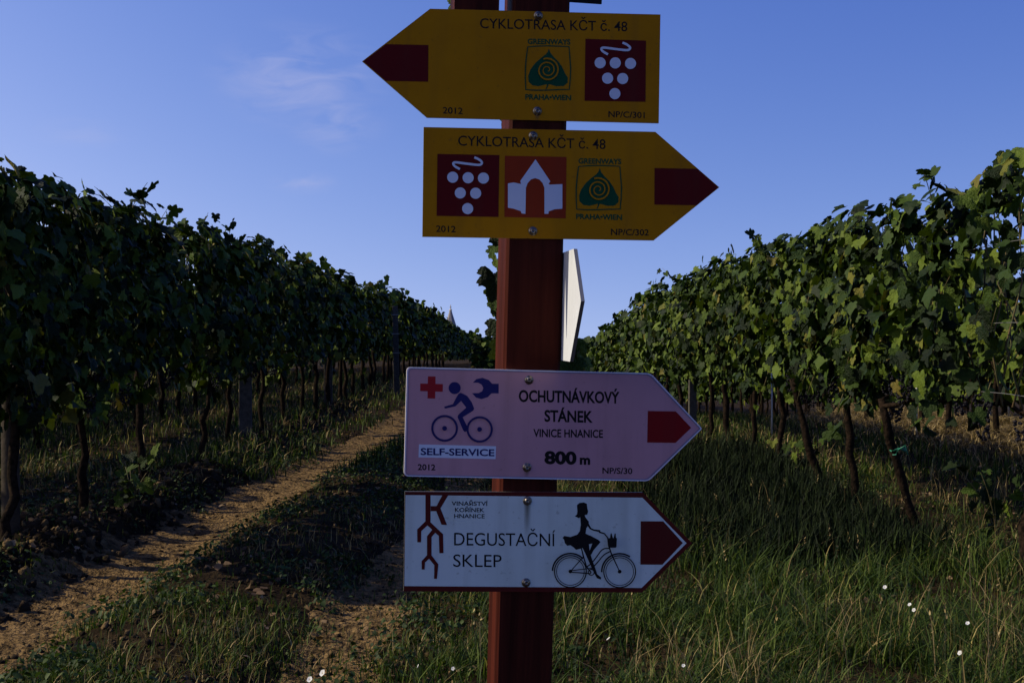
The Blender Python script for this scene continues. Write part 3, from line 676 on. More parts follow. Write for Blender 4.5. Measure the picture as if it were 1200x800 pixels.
# a young leafy sucker in the shade at the right edge
def sucker(px, py, h, label):
    g = gp(px, py); t = empty('young_shoot', (g.x, g.y, float(gz(g.x, g.y)))); tagit(t, label, 'plant', 'leafy young shoots')
    rs = np.random.default_rng(int(px)); cs = []; P = []; O = []
    for k in range(4):
        a = rs.uniform(0, 6.28); pts = [(.12 * math.cos(a) * u * u * 2, .12 * math.sin(a) * u * u * 2, -.02 + h * u) for u in np.linspace(0, 1, 5)]
        cs.append(tube(pts, [.006, .005, .004, .003, .002], 5))
        for u in np.linspace(.25, 1, 6): P.append((.24 * math.cos(a) * u * u + rs.normal(0, .04), .24 * math.sin(a) * u * u + rs.normal(0, .04), h * u)); O.append(rs.normal(0, .5, 3) + np.array([-.3, -.4, .6]))
    link('stem', pymesh('stem', *joinvf(cs), smooth=True), M['cane'], t); P = np.array(P); Mx = leafmats(P, np.array(O), .085, rs)
    for i in range(len(P)):
        o = bpy.data.objects.new('leaf', LEAFM[i % 5]); C.objects.link(o); o.parent = t; m4 = Matrix(Mx[i].tolist()).to_4x4(); m4.translation = Vector(P[i].tolist()); o.matrix_local = m4
sucker(1168, 640, .52, 'young leafy vine shoot in the shade at the right edge of the picture')
sucker(945, 560, .35, 'small leafy shoot at the foot of the trunks right of the pink board')
sucker(155, 600, .38, 'leafy green weed at the foot of the second trunk on the left')

# ------------------------------------------------------------------ church far behind the vineyard
def church():
    x, y = dirp(528, 388)[0] / dirp(528, 388)[1] * 620, 620.
    g = float(gz(x, y)); zt = 1.4 + (388 - 357) / F * 620
    t = empty('church_tower', (x, y, g), R(18)); tagit(t, 'pale church steeple just showing above the far end of the left vine row', 'church tower')
    H = zt - g; bw = 3.0
    link('wall', pymesh('wall', *boxvf(-bw, bw, -bw, bw, -1, H - 12.5)), M['plaster'], t)
    link('cornice', pymesh('cornice', *boxvf(-bw - .4, bw + .4, -bw - .4, bw + .4, H - 12.5, H - 12)), M['plaster'], t)
    for s in (-1, 1): link('window', pymesh('window', *boxvf(s * 1.1 - .5, s * 1.1 + .5, -bw - .05, -bw + .1, H - 17, H - 14.5)), M['slate'], t)
    vf = tube([(0, 0, H - 12), (0, 0, H - 9.5), (0, 0, H - 5), (0, 0, H - 3.2)], [3.6, 2.7, 1.2, .65], 8); link('spire', pymesh('spire', *vf), M['slate'], t)
    link('finial', pymesh('finial', *joinvf([tube([(0, 0, H - 3.2), (0, 0, H - 2.6), (0, 0, H - 2), (0, 0, H)], [.5, .85, .3, .14], 6), boxvf(-.5, .5, -.08, .08, H - 1.2, H - 1.0)])), M['plaster'], t)
church()
# low wooded ridge closing the valley
n = 14000; a = rs.uniform(-900, 900, n); yb = 1150 + rs.normal(0, 25, n); hh = 10 + 8 * fbm(a * .02, a * 0, 5, 3)
P = np.stack([a, yb, -22 + hh * rs.uniform(0, 1, n)], 1); O = np.stack([rs.normal(0, .3, n), -np.ones(n), np.full(n, .5)], 1)
me = join_leaves('low', P, leafmats(P, O, 7.0, rs)); tagit(link('distant_woods', me, M['farleaf']), 'dark woods low across the valley beyond the vineyard', 'woods', kind='stuff')

# ------------------------------------------------------------------ SIGNPOST
YAW = R(8.8); ROLL = R(1.5)
RM = Matrix.Rotation(ROLL, 3, 'Y') @ Matrix.Rotation(YAW, 3, 'Z')
U = RM @ Vector((1, 0, 0)); NB = RM @ Vector((0, 1, 0)); VV = RM @ Vector((0, 0, 1))     # NB points away from the camera
def ray(px, py): return (CR @ Vector(((px - 600) / F, (400 - py) / F, -1)))
D0 = 1.75
r0 = ray(624.6, 388); P0 = CAM + r0 * (D0 / (r0 @ (CR @ Vector((0, 0, -1)))))       # on the front face, on the post's centreline
base = P0 - VV * ((P0.z - float(gz(P0.x, P0.y))) / VV.z)
POST = empty('signpost'); POST.matrix_world = Matrix.Translation(base) @ RM.to_4x4()
tagit(POST, 'dark red wooden signpost carrying arrow boards for cycle routes and wine cellars', 'signpost')
HB = (P0 - base) @ VV
FP = .0                                                                 # local y of the post's front face; boards stand in front of it
BT = .003
def loc(px, py, n=0.0):                                                 # photo point -> post-local coordinates on the plane y=-n
    q = ray(px, py); pl = base - NB * n; t = ((pl - CAM) @ NB) / (q @ NB); p = CAM + q * t - base
    return Vector((p @ U, p @ NB, p @ VV))
PW = .0795
def postmesh():
    zs = [-.35, 2.35]; V = []; hw = PW / 2; c = .004
    prof = [(-hw, c), (-hw + c, 0), (hw - c, 0), (hw, c), (hw, PW - c), (hw - c, PW), (-hw + c, PW), (-hw, PW - c)]
    Fc = []; zz = list(np.linspace(-.35, 2.30, 12))
    for z in zz: V += [(x, y, z) for x, y in prof]
    k = len(prof)
    for i in range(len(zz) - 1):
        for s in range(k): Fc.append((i * k + s, i * k + (s + 1) % k, (i + 1) * k + (s + 1) % k, (i + 1) * k + s))
    V.append((0, PW / 2, 2.335)); a = len(V) - 1; o = (len(zz) - 1) * k
    for s in range(k): Fc.append((o + s, o + (s + 1) % k, a))
    return V, Fc
link('post_shaft', pymesh('post_shaft', *postmesh()), M['postpaint'], POST)

def poly_local(pts, n):
    return [loc(x, y, n) for x, y in pts]
def plate(name, pts, th, n_front, mats, parent=POST, label=None):
    """solid sheet: front polygon (photo points) on the plane n_front, thickness th behind it"""
    f = poly_local(pts, n_front); b = [v + Vector((0, th, 0)) for v in f]
    bm = bmesh.new(); vf = [bm.verts.new(v) for v in f]; vb = [bm.verts.new(v) for v in b]; n = len(f)
    F0 = bm.faces.new(vf); F1 = bm.faces.new(vb[::-1]); F1.material_index = 2 if len(mats) > 2 else 1
    for i in range(n):
        q = bm.faces.new((vf[i], vb[i], vb[(i + 1) % n], vf[(i + 1) % n])); q.material_index = 1
    bmesh.ops.recalc_face_normals(bm, faces=bm.faces)
    me = bpy.data.meshes.new(name); bm.to_mesh(me); bm.free(); o = link(name, me, mats, parent)
    if label: o['label'] = label
    return o
def flatpoly(polys, n, name, m, parent, label=None):
    """flat print: list of photo-space polygons, each on its own hair-thin step"""
    bm = bmesh.new()
    for k, p in enumerate(polys):
        vs = [bm.verts.new(v) for v in poly_local(p, n + k * .00003)]
        try: bm.faces.new(vs)
        except ValueError: pass
    bm.normal_update(); bmesh.ops.triangulate(bm, faces=bm.faces)
    bm.normal_update()
    for f in bm.faces:
        if f.normal.y > 0: f.normal_flip()
    me = bpy.data.meshes.new(name); bm.to_mesh(me); bm.free(); o = link(name, me, m, parent)
    if label: o['label'] = label
    return o
def stroke(pts, wd):
    """polyline -> quads as polygons (with round-ish joints)"""
    out = []
    for (x0, y0), (x1, y1) in zip(pts[:-1], pts[1:]):
        l = math.hypot(x1 - x0, y1 - y0) or 1; ux, uy = (x1 - x0) / l, (y1 - y0) / l; e = wd * .18
        a, b = x0 - ux * e, y0 - uy * e; c, d = x1 + ux * e, y1 + uy * e; h = wd / 2
        out.append([(a - uy * h, b + ux * h), (c - uy * h, d + ux * h), (c + uy * h, d - ux * h), (a + uy * h, b - ux * h)])
    return out
def ribbon(pts, wd, closed=False):
    """one smooth strip as a list of quads sharing mitred corners (wd may be a list)"""
    n = len(pts); W = wd if isinstance(wd, (list, tuple)) else [wd] * n; A = []; B = []
    for i in range(n):
        p0 = pts[(i - 1) % n] if (closed or i) else pts[i]; p1 = pts[(i + 1) % n] if (closed or i < n - 1) else pts[i]
        dx, dy = p1[0] - p0[0], p1[1] - p0[1]; l = math.hypot(dx, dy) or 1; nx_, ny_ = -dy / l, dx / l
        A.append((pts[i][0] + nx_ * W[i] / 2, pts[i][1] + ny_ * W[i] / 2)); B.append((pts[i][0] - nx_ * W[i] / 2, pts[i][1] - ny_ * W[i] / 2))
    return [[A[i], A[(i + 1) % n], B[(i + 1) % n], B[i]] for i in range(n if closed else n - 1)]
def circ(cx, cy, r, n=28): return [(cx + r * math.cos(2 * math.pi * i / n), cy + r * math.sin(2 * math.pi * i / n)) for i in range(n)]
def arc(cx, cy, r, a0, a1, n=24): return [(cx + r * math.cos(R(a0 + (a1 - a0) * i / n)), cy + r * math.sin(R(a0 + (a1 - a0) * i / n))) for i in range(n + 1)]
TXT = {}
def text(body, xl, yl, xr, yr, cap, n, m, parent, bold=0.0, ref='H', name='lettering', label=None):
    """lettering from the built-in font, fitted between two baseline points of the photo; cap = height of ref in photo px"""
    def mk(b):
        key = (b, bold)
        if key in TXT: return TXT[key]
        c = bpy.data.curves.new('t', 'FONT'); c.body = b; c.offset = bold; c.resolution_u = 4; o = bpy.data.objects.new('t', c); C.objects.link(o)
        dg = bpy.context.evaluated_depsgraph_get(); me = bpy.data.meshes.new_from_object(o.evaluated_get(dg)); bpy.data.objects.remove(o)
        TXT[key] = me; return me
    me = mk(body).copy(); rv = np.array([v.co[:] for v in mk(ref).vertices]); ch = rv[:, 1].max() - min(0, rv[:, 1].min())
    co = np.array([v.co[:] for v in me.vertices]); x0, x1 = co[:, 0].min(), co[:, 0].max()
    L0 = loc(xl, yl, n); L1 = loc(xr, yr, n); up = loc(xl, yl - cap, n) - L0; ax = L1 - L0
    for v in me.vertices:
        p = L0 + ax * ((v.co.x - x0) / (x1 - x0)) + up * (v.co.y / ch); v.co = p
    me.name = name; me.materials.clear(); me.update()
    # face the viewer
    if len(me.polygons) and sum(p.normal.y for p in me.polygons) > 0: me.flip_normals()
    o = link(name, me, m, parent)
    if label: o['label'] = label
    return o
def screw(px, py, parent, n=.003, r=.0043):
    c = loc(px, py, n); V = []; Fc = []; k = 14
    prof = [(1.45, .0), (1.42, .0007), (1.02, .0009), (1.0, .0012), (.92, .0026), (.62, .0036), (.42, .0038), (.36, .0022), (0.001, .0020)]
    for q, h in prof:
        for i in range(k): a = 2 * math.pi * i / k; V.append((c.x + r * q * math.cos(a), c.y - h, c.z + r * q * math.sin(a)))
    for j in range(len(prof) - 1):
        for i in range(k): i2 = (i + 1) % k; Fc.append((j * k + i, j * k + i2, j * k + k + i2, j * k + k + i))
    link('screw', pymesh('screw', V, Fc, True), M['screw'], parent)
n1 = BT + .0002
def stain(pts, n, parent):
    o = flatpoly([pts], n, 'rust_stain', M['stain'], parent)
ms_ = bpy.data.materials.new('rust_stain'); ms_.use_nodes = True; t_ = ms_.node_tree; p_ = t_.nodes['Principled BSDF']; p_.inputs['Base Color'].default_value = (.10, .075, .03, 1); p_.inputs['Roughness'].default_value = .7
g_ = t_.nodes.new('ShaderNodeTexCoord'); x_ = t_.nodes.new('ShaderNodeSeparateXYZ'); t_.links.new(g_.outputs['Generated'], x_.inputs[0])
def mm(op, a, b):
    m = t_.nodes.new('ShaderNodeMath'); m.operation = op; m.use_clamp = op != 'SUBTRACT'
    for i_, v_ in enumerate((a, b)):
        if isinstance(v_, (int, float)): m.inputs[i_].default_value = v_
        else: t_.links.new(v_, m.inputs[i_])
    return m.outputs[0]
ax_ = mm('SUBTRACT', 1.0, mm('MULTIPLY', mm('ABSOLUTE', mm('SUBTRACT', x_.outputs[0], .5), 0), 2.0)); fz_ = mm('MULTIPLY', ax_, x_.outputs[2]); fz_ = mm('MULTIPLY', fz_, .75)
tr_ = t_.nodes.new('ShaderNodeBsdfTransparent'); mxs = t_.nodes.new('ShaderNodeMixShader'); t_.links.new(fz_, mxs.inputs[0]); t_.links.new(tr_.outputs[0], mxs.inputs[1]); t_.links.new(p_.outputs[0], mxs.inputs[2]); t_.links.new(mxs.outputs[0], t_.nodes['Material Output'].inputs[0])
M['stain'] = ms_
def greenways(dx, dy, parent, base_m):
    T = lambda pts: [(x + dx, y + dy) for x, y in pts]
    text('GREENWAYS', 618.3 + dx, 51.6 + dy, 668.5 + dx, 52.4 + dy, 6.4, n1, M['greenp'], parent, .032, label='green serif lettering over the leaf emblem')
    text('PRAHA•WIEN', 615.5 + dx, 116.6 + dy, 669.3 + dx, 117.6 + dy, 6.4, n1, M['greenp'], parent, .032)
    fr = [(618.5, 55.2), (630, 54.3), (643, 54.0), (656, 54.4), (666.8, 55), (667.8, 68), (668.8, 80), (668.2, 93), (667.2, 105), (655, 105.2), (642, 105.8), (628, 105.9), (616.2, 105.2), (615.6, 92), (615.7, 80), (616.8, 67)]
    flatpoly(ribbon(T(fr), 1.4, True), n1, 'emblem_frame', M['greenp'], parent)
    lf = [(643.2, 57), (645, 62), (649, 67), (654.5, 72.5), (659, 79), (662, 86), (665.3, 91), (665.2, 97), (660.5, 101), (652, 101.3), (645, 99.2), (641.5, 98.6),
          (638, 99.6), (631, 101.2), (624, 100.2), (619.5, 96), (619, 89), (621.5, 82), (627, 74.5), (633.5, 68.5), (639.5, 64), (641.8, 61)]
    o = flatpoly([T(lf)] + ribbon(T([(642, 98), (641.6, 101), (639.8, 104.6)]), [2.4, 1.6, .9]), n1, 'leaf_emblem', M['greenp'], parent)
    sp = []
    for i in range(52):
        t = i / 51; a = R(-70) + t * R(900); r = 1.2 + 12.6 * t ** .9; sp.append((641.6 + r * math.cos(a), 82.2 - r * math.sin(a) * 1.0))
    flatpoly(ribbon(T(sp), [.9 + 1.1 * i / 51 for i in range(52)]), n1 + .0003, 'spiral', base_m, parent)
def grapes(sq, cs, sqg, parent):
    o = flatpoly([sq], n1, 'grape_emblem', M['darkred'], parent)
    flatpoly([circ(x, y, 6.5) for x, y in cs], n1 + .0003, 'grape_berries', M['printwhite'], parent)
    flatpoly(ribbon(sqg, 2.7), n1 + .0003, 'grape_tendril', M['printwhite'], parent)
def smooth_(pts, it=2):
    for _ in range(it):
        q = [pts[0]]
        for a, b in zip(pts[:-1], pts[1:]): q += [(a[0] * .75 + b[0] * .25, a[1] * .75 + b[1] * .25), (a[0] * .25 + b[0] * .75, a[1] * .25 + b[1] * .75)]
        pts = q + [pts[-1]]
    return pts
# --- board 1
b1 = plate('arrow_board', [(424.5, 72), (504, 10.5), (774, 17.3), (772, 144.5), (500.5, 138)], BT, BT, [M['yellow'], M['edge']], label='topmost yellow arrow board, pointing left')
flatpoly([[(425.6, 72), (452.5, 52.0), (502, 53), (501.8, 96), (452.0, 95)]], n1, 'red_arrow_tip', M['darkred'], b1)
text('CYKLOTRASA KČT č. 48', 562.5, 33.2, 735, 37.0, 11.6, n1, M['black'], b1, .004)
text('2012', 519, 133.0, 542.2, 133.8, 7.6, n1, M['black'], b1, .012, '2')
text('NP/C/301', 713, 137.3, 755.5, 138.6, 7.2, n1, M['black'], b1, .012)
greenways(0, 0, b1, M['yellow'])
TD = smooth_([(729.5, 50.2), (735, 52.5), (739, 56), (737, 59.3), (728, 58.6), (716, 57), (707, 55.8), (704.2, 57), (706, 60.5), (712.5, 64)])
grapes([(686, 45.7), (757, 47.8), (756.5, 119.5), (685, 118.3)], [(703.3, 73.8), (721, 74), (738.9, 74.6), (712, 91.9), (729.7, 92.3), (720.6, 109.9)], TD, b1)
# --- board 2
b2 = plate('arrow_board', [(496.5, 149), (768, 154.6), (843, 219.6), (766, 281.8), (495, 277.5)], BT, BT, [M['yellow'], M['edge']], label='second yellow arrow board from the top, pointing right')
flatpoly([[(767, 197.0), (817.2, 197.9), (841.8, 219.6), (816.6, 240.6), (766.8, 239.8)]], n1, 'red_arrow_tip', M['darkred'], b2)
text('CYKLOTRASA KČT č. 48', 537, 170.6, 709.5, 174.8, 11.6, n1, M['black'], b2, .004)
text('2012', 511, 271.6, 534, 272.2, 7.6, n1, M['black'], b2, .012, '2')
text('NP/C/302', 716, 275.2, 760.3, 276.0, 7.2, n1, M['black'], b2, .012)
greenways(59.6, 140, b2, M['yellow'])
grapes([(512.6, 180.5), (585.2, 181.8), (584.2, 254.3), (511.6, 253)], [(530.5, 207.8), (548.6, 208.4), (566.5, 208.8), (539.4, 226.2), (557.4, 226.5), (548, 244.5)],
       [(x - 173.6, y + 134.3) for x, y in TD], b2)
flatpoly([[(591.6, 182.6), (664, 184), (663, 256), (591, 254.3)]], n1, 'gate_emblem', M['orange'], b2)
K2 = lambda pts, ox=480, oy=140: [(ox + x / 5.335, oy + y / 5.335) for x, y in pts]
flatpoly([K2([(787, 250), (880, 388), (868, 403), (878, 408), (955, 405), (955, 558), (905, 562), (870, 575), (868, 590), (843, 590), (843, 428), (832, 398), (812, 376), (785, 367)]),
          K2([(787, 250), (785, 367), (758, 376), (738, 398), (727, 428), (724, 590), (700, 588), (695, 573), (650, 558), (615, 552), (615, 400), (650, 394), (697, 404), (692, 385)])],
         n1 + .0003, 'gatehouse_figure', M['printwhite'], b2)
# --- board 3
def roundcorner(pts, idx, r):
    out = []
    n = len(pts)
    for i, p in enumerate(pts):
        rr = r if i in idx else r * .35
        a = pts[i - 1]; b = pts[(i + 1) % n]; la = math.hypot(a[0] - p[0], a[1] - p[1]); lb = math.hypot(b[0] - p[0], b[1] - p[1])
        pa = (p[0] + (a[0] - p[0]) / la * rr, p[1] + (a[1] - p[1]) / la * rr); pb = (p[0] + (b[0] - p[0]) / lb * rr, p[1] + (b[1] - p[1]) / lb * rr)
        for t in (0, .25, .5, .75, 1): out.append(((1 - t) ** 2 * pa[0] + 2 * t * (1 - t) * p[0] + t * t * pb[0], (1 - t) ** 2 * pa[1] + 2 * t * (1 - t) * p[1] + t * t * pb[1]))
    return out
o3 = roundcorner([(476.8, 430), (763, 437.2), (823, 502), (760.5, 563.6), (473.4, 557.8)], (0, 4, 1, 3), 5)
b3 = plate('arrow_board', o3, .006, .006, [M['pink'], M['rim']], label='faded pink arrow board for a self-service tasting stand, pointing right')
n3 = .0062
c3 = (620, 497)
ins = lambda pts, d, c: [(x + (c[0] - x) / math.hypot(c[0] - x, (c[1] - y)) * d * (1.0 if abs(x - c[0]) < 120 else 1.05), y + (c[1] - y) / max(40, math.hypot(c[0] - x, c[1] - y)) * d * 1.6) for x, y in pts]
flatpoly(ribbon(ins(o3, .9, c3), 1.3, True), n3 + .0006, 'raised_rim', M['rim'], b3)
flatpoly(ribbon(ins(o3, 2.6, c3), 1.1, True), n3 + .0001, 'rim_groove', M['rim_dark'], b3)
flatpoly([[(759.2, 481.3), (792, 481.8), (810, 501.0), (791.5, 518.7), (758.4, 518.2)]], n3, 'red_arrow_tip', M['red'], b3)
flatpoly([[(492.6, 449.2), (501.3, 449.3), (501.5, 440.8), (510.4, 441), (510.3, 449.6), (519, 449.8), (518.8, 458.8), (510.1, 458.6), (509.9, 466.8), (501, 466.6), (501.1, 458.3), (492.4, 458)]], n3, 'red_cross', M['redpink'], b3)
K3 = lambda pts: K2(pts, 465, 420)
flatpoly([circ(532.8, 454.5, 7.1), K3([(400, 213), (440, 233), (468, 272), (484, 312), (478, 325), (412, 366), (444, 432), (440, 452), (425, 458), (414, 446), (380, 366), (383, 352), (434, 306), (402, 264), (366, 298), (300, 312), (296, 300), (350, 285), (374, 240), (386, 220)])],
         n3, 'rider_figure', M['navy'], b3)
flatpoly(ribbon(circ(521, 501.6, 14.4, 40), 2.5, True) + ribbon(circ(562.1, 502.9, 14.2, 40), 2.5, True) + [circ(521, 501.6, 2.8), circ(562, 502.8, 2.8)], n3 + .0002, 'bicycle_wheels', M['navy'], b3)
flatpoly([K3([(475, 150), (498, 128), (535, 120), (575, 134), (596, 157), (637, 157), (637, 217), (592, 217), (570, 240), (530, 253), (495, 243), (470, 216), (512, 215), (534, 204), (541, 184), (530, 162), (508, 150)])], n3, 'spanner_figure', M['navy'], b3)
flatpoly([[(491, 520.4), (581.3, 522.6), (580.8, 537.6), (490.4, 535.6)]], n3, 'lettering_panel', M['printwhite'], b3)
text('SELF-SERVICE', 493, 532.6, 579.3, 534.0, 8.2, n3 + .0003, M['navy'], b3, .022)
text('2012', 489.6, 550.2, 510.2, 550.6, 7.0, n3, M['black'], b3, .022, '2')
text('OCHUTNÁVKOVÝ', 608, 470.2, 726, 472.2, 14.0, n3, M['black'], b3, .028)
text('STÁNEK', 638, 493.4, 694.6, 494.6, 13.8, n3, M['black'], b3, .028)
text('VINICE HNANICE', 625, 511.5, 706.6, 512.5, 9.4, n3, M['black'], b3, .022)
text('800', 638, 542.6, 675.6, 543.3, 15.8, n3, M['black'], b3, .045, '8')
text('m', 679.4, 543.4, 691.6, 543.7, 8.2, n3, M['black'], b3, .045, 'x')
text('NP/S/30', 706, 554.4, 741, 555.0, 7.0, n3, M['black'], b3, .016)
# --- board 4
b4 = plate('arrow_board', [(474.5, 575.6), (753, 576.6), (811.3, 636.2), (752.5, 693.8), (473, 692.4)], BT, BT, [M['maroon'], M['edge']], label='lowest arrow board, white with a maroon border, pointing right')
W4 = [(475.2, 579.7), (752.8, 582.8), (804.6, 636), (751.8, 688.4), (473.9, 686.2)]
flatpoly([W4], n1, 'white_panel', M['white'], b4)
n4 = n1 + .0002
flatpoly([[(750.8, 610.3), (777.2, 610.4), (800.2, 635.8), (776.2, 661.2), (750.4, 661.1)]], n4, 'red_arrow_tip', M['maroon'], b4)
K4 = lambda pts: K2(pts, 465, 560)
def rb(pts, wd): return ribbon(K4(pts), wd)
flatpoly(rb([(195, 103), (195, 285)], 6.0) + rb([(212, 190), (262, 190)], 6) + [K4([(286, 103), (322, 106), (273, 188), (314, 292), (280, 290), (240, 190)])]
         + rb([(196, 272), (140, 325), (140, 400)], [5.2, 5.2, 4.4]) + rb([(196, 280), (276, 355), (279, 468)], [5.2, 5.4, 4.8]) + rb([(236, 325), (203, 365), (203, 490)], [5, 5.4, 5.2])
         + rb([(203, 484), (166, 522), (165, 570)], [4.6, 4.4, 3.4]) + rb([(203, 484), (247, 540), (242, 628)], [4.6, 4.8, 3.4]), n4, 'vine_logo', M['maroon'], b4)
text('VINAŘSTVÍ', 529.2, 591.8, 571.6, 592.2, 4.9, n4, M['black'], b4, .014)
text('KOŘÍNEK', 533.2, 599.4, 567.6, 599.7, 4.9, n4, M['black'], b4, .014)
text('HNANICE', 532.2, 606.6, 568.0, 606.8, 4.9, n4, M['black'], b4, .014)
text('DEGUSTAČNÍ', 532.2, 638.6, 650.6, 639.6, 14.8, n4, M['black'], b4, 0)
text('SKLEP', 531.2, 663.6, 587.8, 664.1, 14.4, n4, M['black'], b4, 0)
K5 = lambda pts: K2(pts, 630, 560)
r5 = lambda pts, wd: ribbon(K5(pts), wd)
c1 = K5([(205, 582)])[0]; c2 = K5([(513, 583)])[0]
flatpoly([K5([(246, 168), (262, 154), (290, 151), (308, 160), (312, 190), (316, 208), (311, 226), (296, 230), (292, 240), (272, 238), (258, 249), (233, 238), (246, 226), (249, 205)]),
          K5([(266, 232), (292, 230), (303, 250), (320, 270), (319, 290), (305, 312), (300, 345), (322, 356), (312, 420), (270, 440), (240, 447), (225, 432), (205, 418), (185, 422), (170, 405), (166, 385), (155, 372), (168, 360), (205, 367), (248, 352), (264, 330), (270, 290)]),
          K5([(290, 348), (330, 358), (380, 385), (394, 398), (350, 450), (334, 480), (322, 462), (342, 408), (300, 415)]),
          K5([(268, 410), (320, 405), (326, 460), (345, 520), (362, 565), (372, 598), (398, 620), (395, 632), (372, 625), (352, 590), (325, 530), (298, 470)])]
         + r5([(306, 272), (330, 314), (352, 324), (392, 330)], [2.6, 2.0, 1.8, 2.2]), n4, 'cyclist_figure', M['black'], b4)
flatpoly(ribbon(circ(*c1, 18.6, 48), 1.3, True) + ribbon(circ(*c2, 18.6, 48), 1.3, True) + ribbon(circ(*c1, 16.2, 48), .8, True) + ribbon(circ(*c2, 16.2, 48), .8, True)
         + [circ(*c1, 2.2), circ(*c2, 2.2)] + ribbon(arc(*c1, 21.0, 182, 315), 1.9) + ribbon(arc(*c2, 21.0, 178, 305), 1.9)
         + r5([(384, 336), (418, 346), (438, 372), (444, 420), (462, 474), (513, 583)], [1.9, 1.6, 1.5, 1.6, 1.6, 1.2])
         + r5([(272, 430), (290, 500), (305, 550), (335, 590)], 1.5) + r5([(205, 582), (285, 492), (272, 430)], 1.2) + r5([(205, 578), (335, 562)], 1.1) + r5([(205, 586), (335, 596)], 1.3)
         + ribbon(smooth_(K5([(447, 437), (405, 440), (370, 490), (335, 535), (300, 558)])), 1.4) + ribbon(smooth_(K5([(452, 458), (412, 478), (372, 530), (330, 572)])), 1.4)
         + ribbon(circ(*K5([(335, 588)])[0], 3.4, 20), 1.1, True)
         + [K5([(440, 374), (496, 374), (493, 430), (486, 434), (450, 434), (443, 428)]), K5([(453, 376), (455, 352), (458, 344), (463, 344), (465, 352), (472, 376)]), K5([(474, 376), (480, 352), (482, 345), (488, 345), (489, 354), (491, 376)])],
         n4 + .0008, 'bicycle_figure', M['black'], b4)
stain([(613.5, 586), (623, 586), (621.5, 628), (614.5, 628)], n4 + .0001, b4)
stain([(613.5, 548), (621.5, 548), (620, 561), (615, 561)], n3 + .0001, b3)
stain([(626, 133), (633.5, 133), (632, 143), (627, 143)], n1 + .0001, b1)
for b, pts, nn in ((b1, ((630.7, 18.6), (629.6, 130.4)), BT), (b2, ((624.7, 159.2), (624.5, 270.8)), BT), (b3, ((620, 445.0), (617.5, 547.3)), .006), (b4, ((618, 586.4), (616.4, 682.2)), BT)):
    for x, y in pts: screw(x, y, b, nn + .0003)

# --- bare back of the board on the post's right side, pointing at the viewer
def side_plate(name, prof, x0, x1, mats, label, sk=0.0):
    bm = bmesh.new(); a = [bm.verts.new((x0 + y * sk, y, z)) for y, z in prof]; b = [bm.verts.new((x1 + y * sk, y, z)) for y, z in prof]; n = len(a)
    bm.faces.new(a).material_index = 0; bm.faces.new(b[::-1]).material_index = 1
    for i in range(n): bm.faces.new((a[i], b[i], b[(i + 1) % n], a[(i + 1) % n])).material_index = 2
    bmesh.ops.recalc_face_normals(bm, faces=bm.faces); me = bpy.data.meshes.new(name); bm.to_mesh(me); bm.free(); o = link(name, me, mats, POST); o['label'] = label; return o
zt = loc(662, 295.6).z; zb_ = loc(658.6, 422).z; zm = (zt + zb_) / 2 ; hz_ = (zt - zb_) / 2 * 1.0
side_plate('arrow_board', [(.20, zm + hz_), (-.078, zm + hz_), (-.146, zm + .004), (-.072, zm - hz_), (.20, zm - hz_)], PW / 2 + .001, PW / 2 + .006, [M['back'], M['yellow'], M['edge']], 'arrow board on the right side of the post seen from its bare white back', .045)
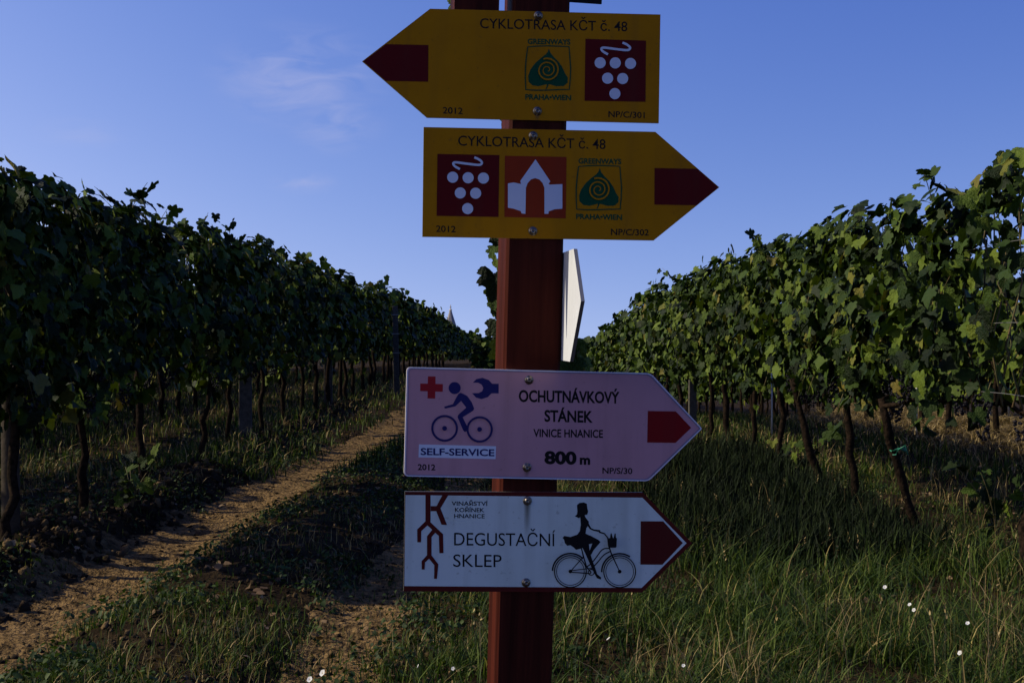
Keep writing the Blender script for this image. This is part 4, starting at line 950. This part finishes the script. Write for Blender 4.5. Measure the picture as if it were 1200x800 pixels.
# --- upper pieces just reaching into the frame: short batten on the left, a board edge on the right
zt0 = loc(560, 60).z
vf = boxvf(loc(533, 5).x, loc(585.5, 5).x, .004, .054, zt0, zt0 + .42)
o = link('batten', pymesh('batten', *vf), M['postpaint'], POST); o['label'] = 'short dark batten beside the top of the post'
zr = loc(700, 1.5).z
zr += .0046
vf = boxvf(loc(672, 1).x, loc(711, 1).x, .030, .034, zr, zr + .14)
o = link('arrow_board', pymesh('arrow_board', *vf), M['black'], POST); o['label'] = 'board high on the right of the post, only its lower edge in the picture'
vf = boxvf(PW / 2, loc(700, 1).x, .036, .046, zr + .05, zr + .08); link('bracket', pymesh('bracket', *vf), M['edge'], POST)

# --- vine climbing up behind the post
CV = empty('climbing_vine', (base.x + U.x * .0 + NB.x * .16, base.y + NB.y * .16, float(gz(base.x, base.y + .16)))); CV.rotation_euler = RM.to_euler()
tagit(CV, 'leafy vine climbing up close behind the signpost', 'vine')
pts = [(.012 * math.sin(z * 7), -.03 + .01 * math.cos(z * 5), z) for z in np.linspace(-.05, 2.1, 18)]
link('stem', pymesh('stem', *tube(pts, list(np.linspace(.007, .003, 18)), 6), smooth=True), M['cane'], CV)
MI = CV.matrix_basis.inverted()
MI = (Matrix.Translation(CV.location) @ RM.to_4x4()).inverted()
def behind(px, py, dpt):                                                # point at a distance behind the post
    q = ray(px, py); p = CAM + q * (D0 + dpt) / (q @ (CR @ Vector((0, 0, -1)))); return MI @ p
lv = [(588, 146, .040), (579, 286, .040), (576, 298, .036), (578, 312, .036), (574, 328, .040), (574, 344, .042), (577, 360, .036), (576, 372, .042), (580, 386, .036), (585, 412, .04), (590, 335, .045), (588, 300, .045), (676, 380, .034), (676, 408, .040), (684, 420, .040), (690, 428, .036), (674, 430, .045), (535, 4, .035), (600, 20, .045), (668, 440, .045)]
rs = np.random.default_rng(3)
for px, py, s in lv:
    side = -1 if px < 620 else 1
    P = np.array(behind(px - side * 5, py - 8, .16 + rs.uniform(-.02, .03)))[None]
    Mx = leafmats(P, np.array([[side * .5 + (.0 if side < 0 else -.2), -1.0, .1]]), s * 1.0, rs, 1.2)[0]
    o = bpy.data.objects.new('leaf', CLOSE[int(rs.integers(4))]); C.objects.link(o); o.parent = CV; m4 = Matrix(Mx.tolist()).to_4x4(); m4.translation = Vector(P[0].tolist()); o.matrix_local = m4
    o2 = link('leaf_stalk', pymesh('leaf_stalk', *tube([tuple(P[0]), (P[0][0] * .5, P[0][1] * .5 - .01, P[0][2] - .03), (.0, -.03, P[0][2] - .05)], [.0012, .0012, .0014], 4)), M['cane'], CV)
print('objects', len(bpy.data.objects))
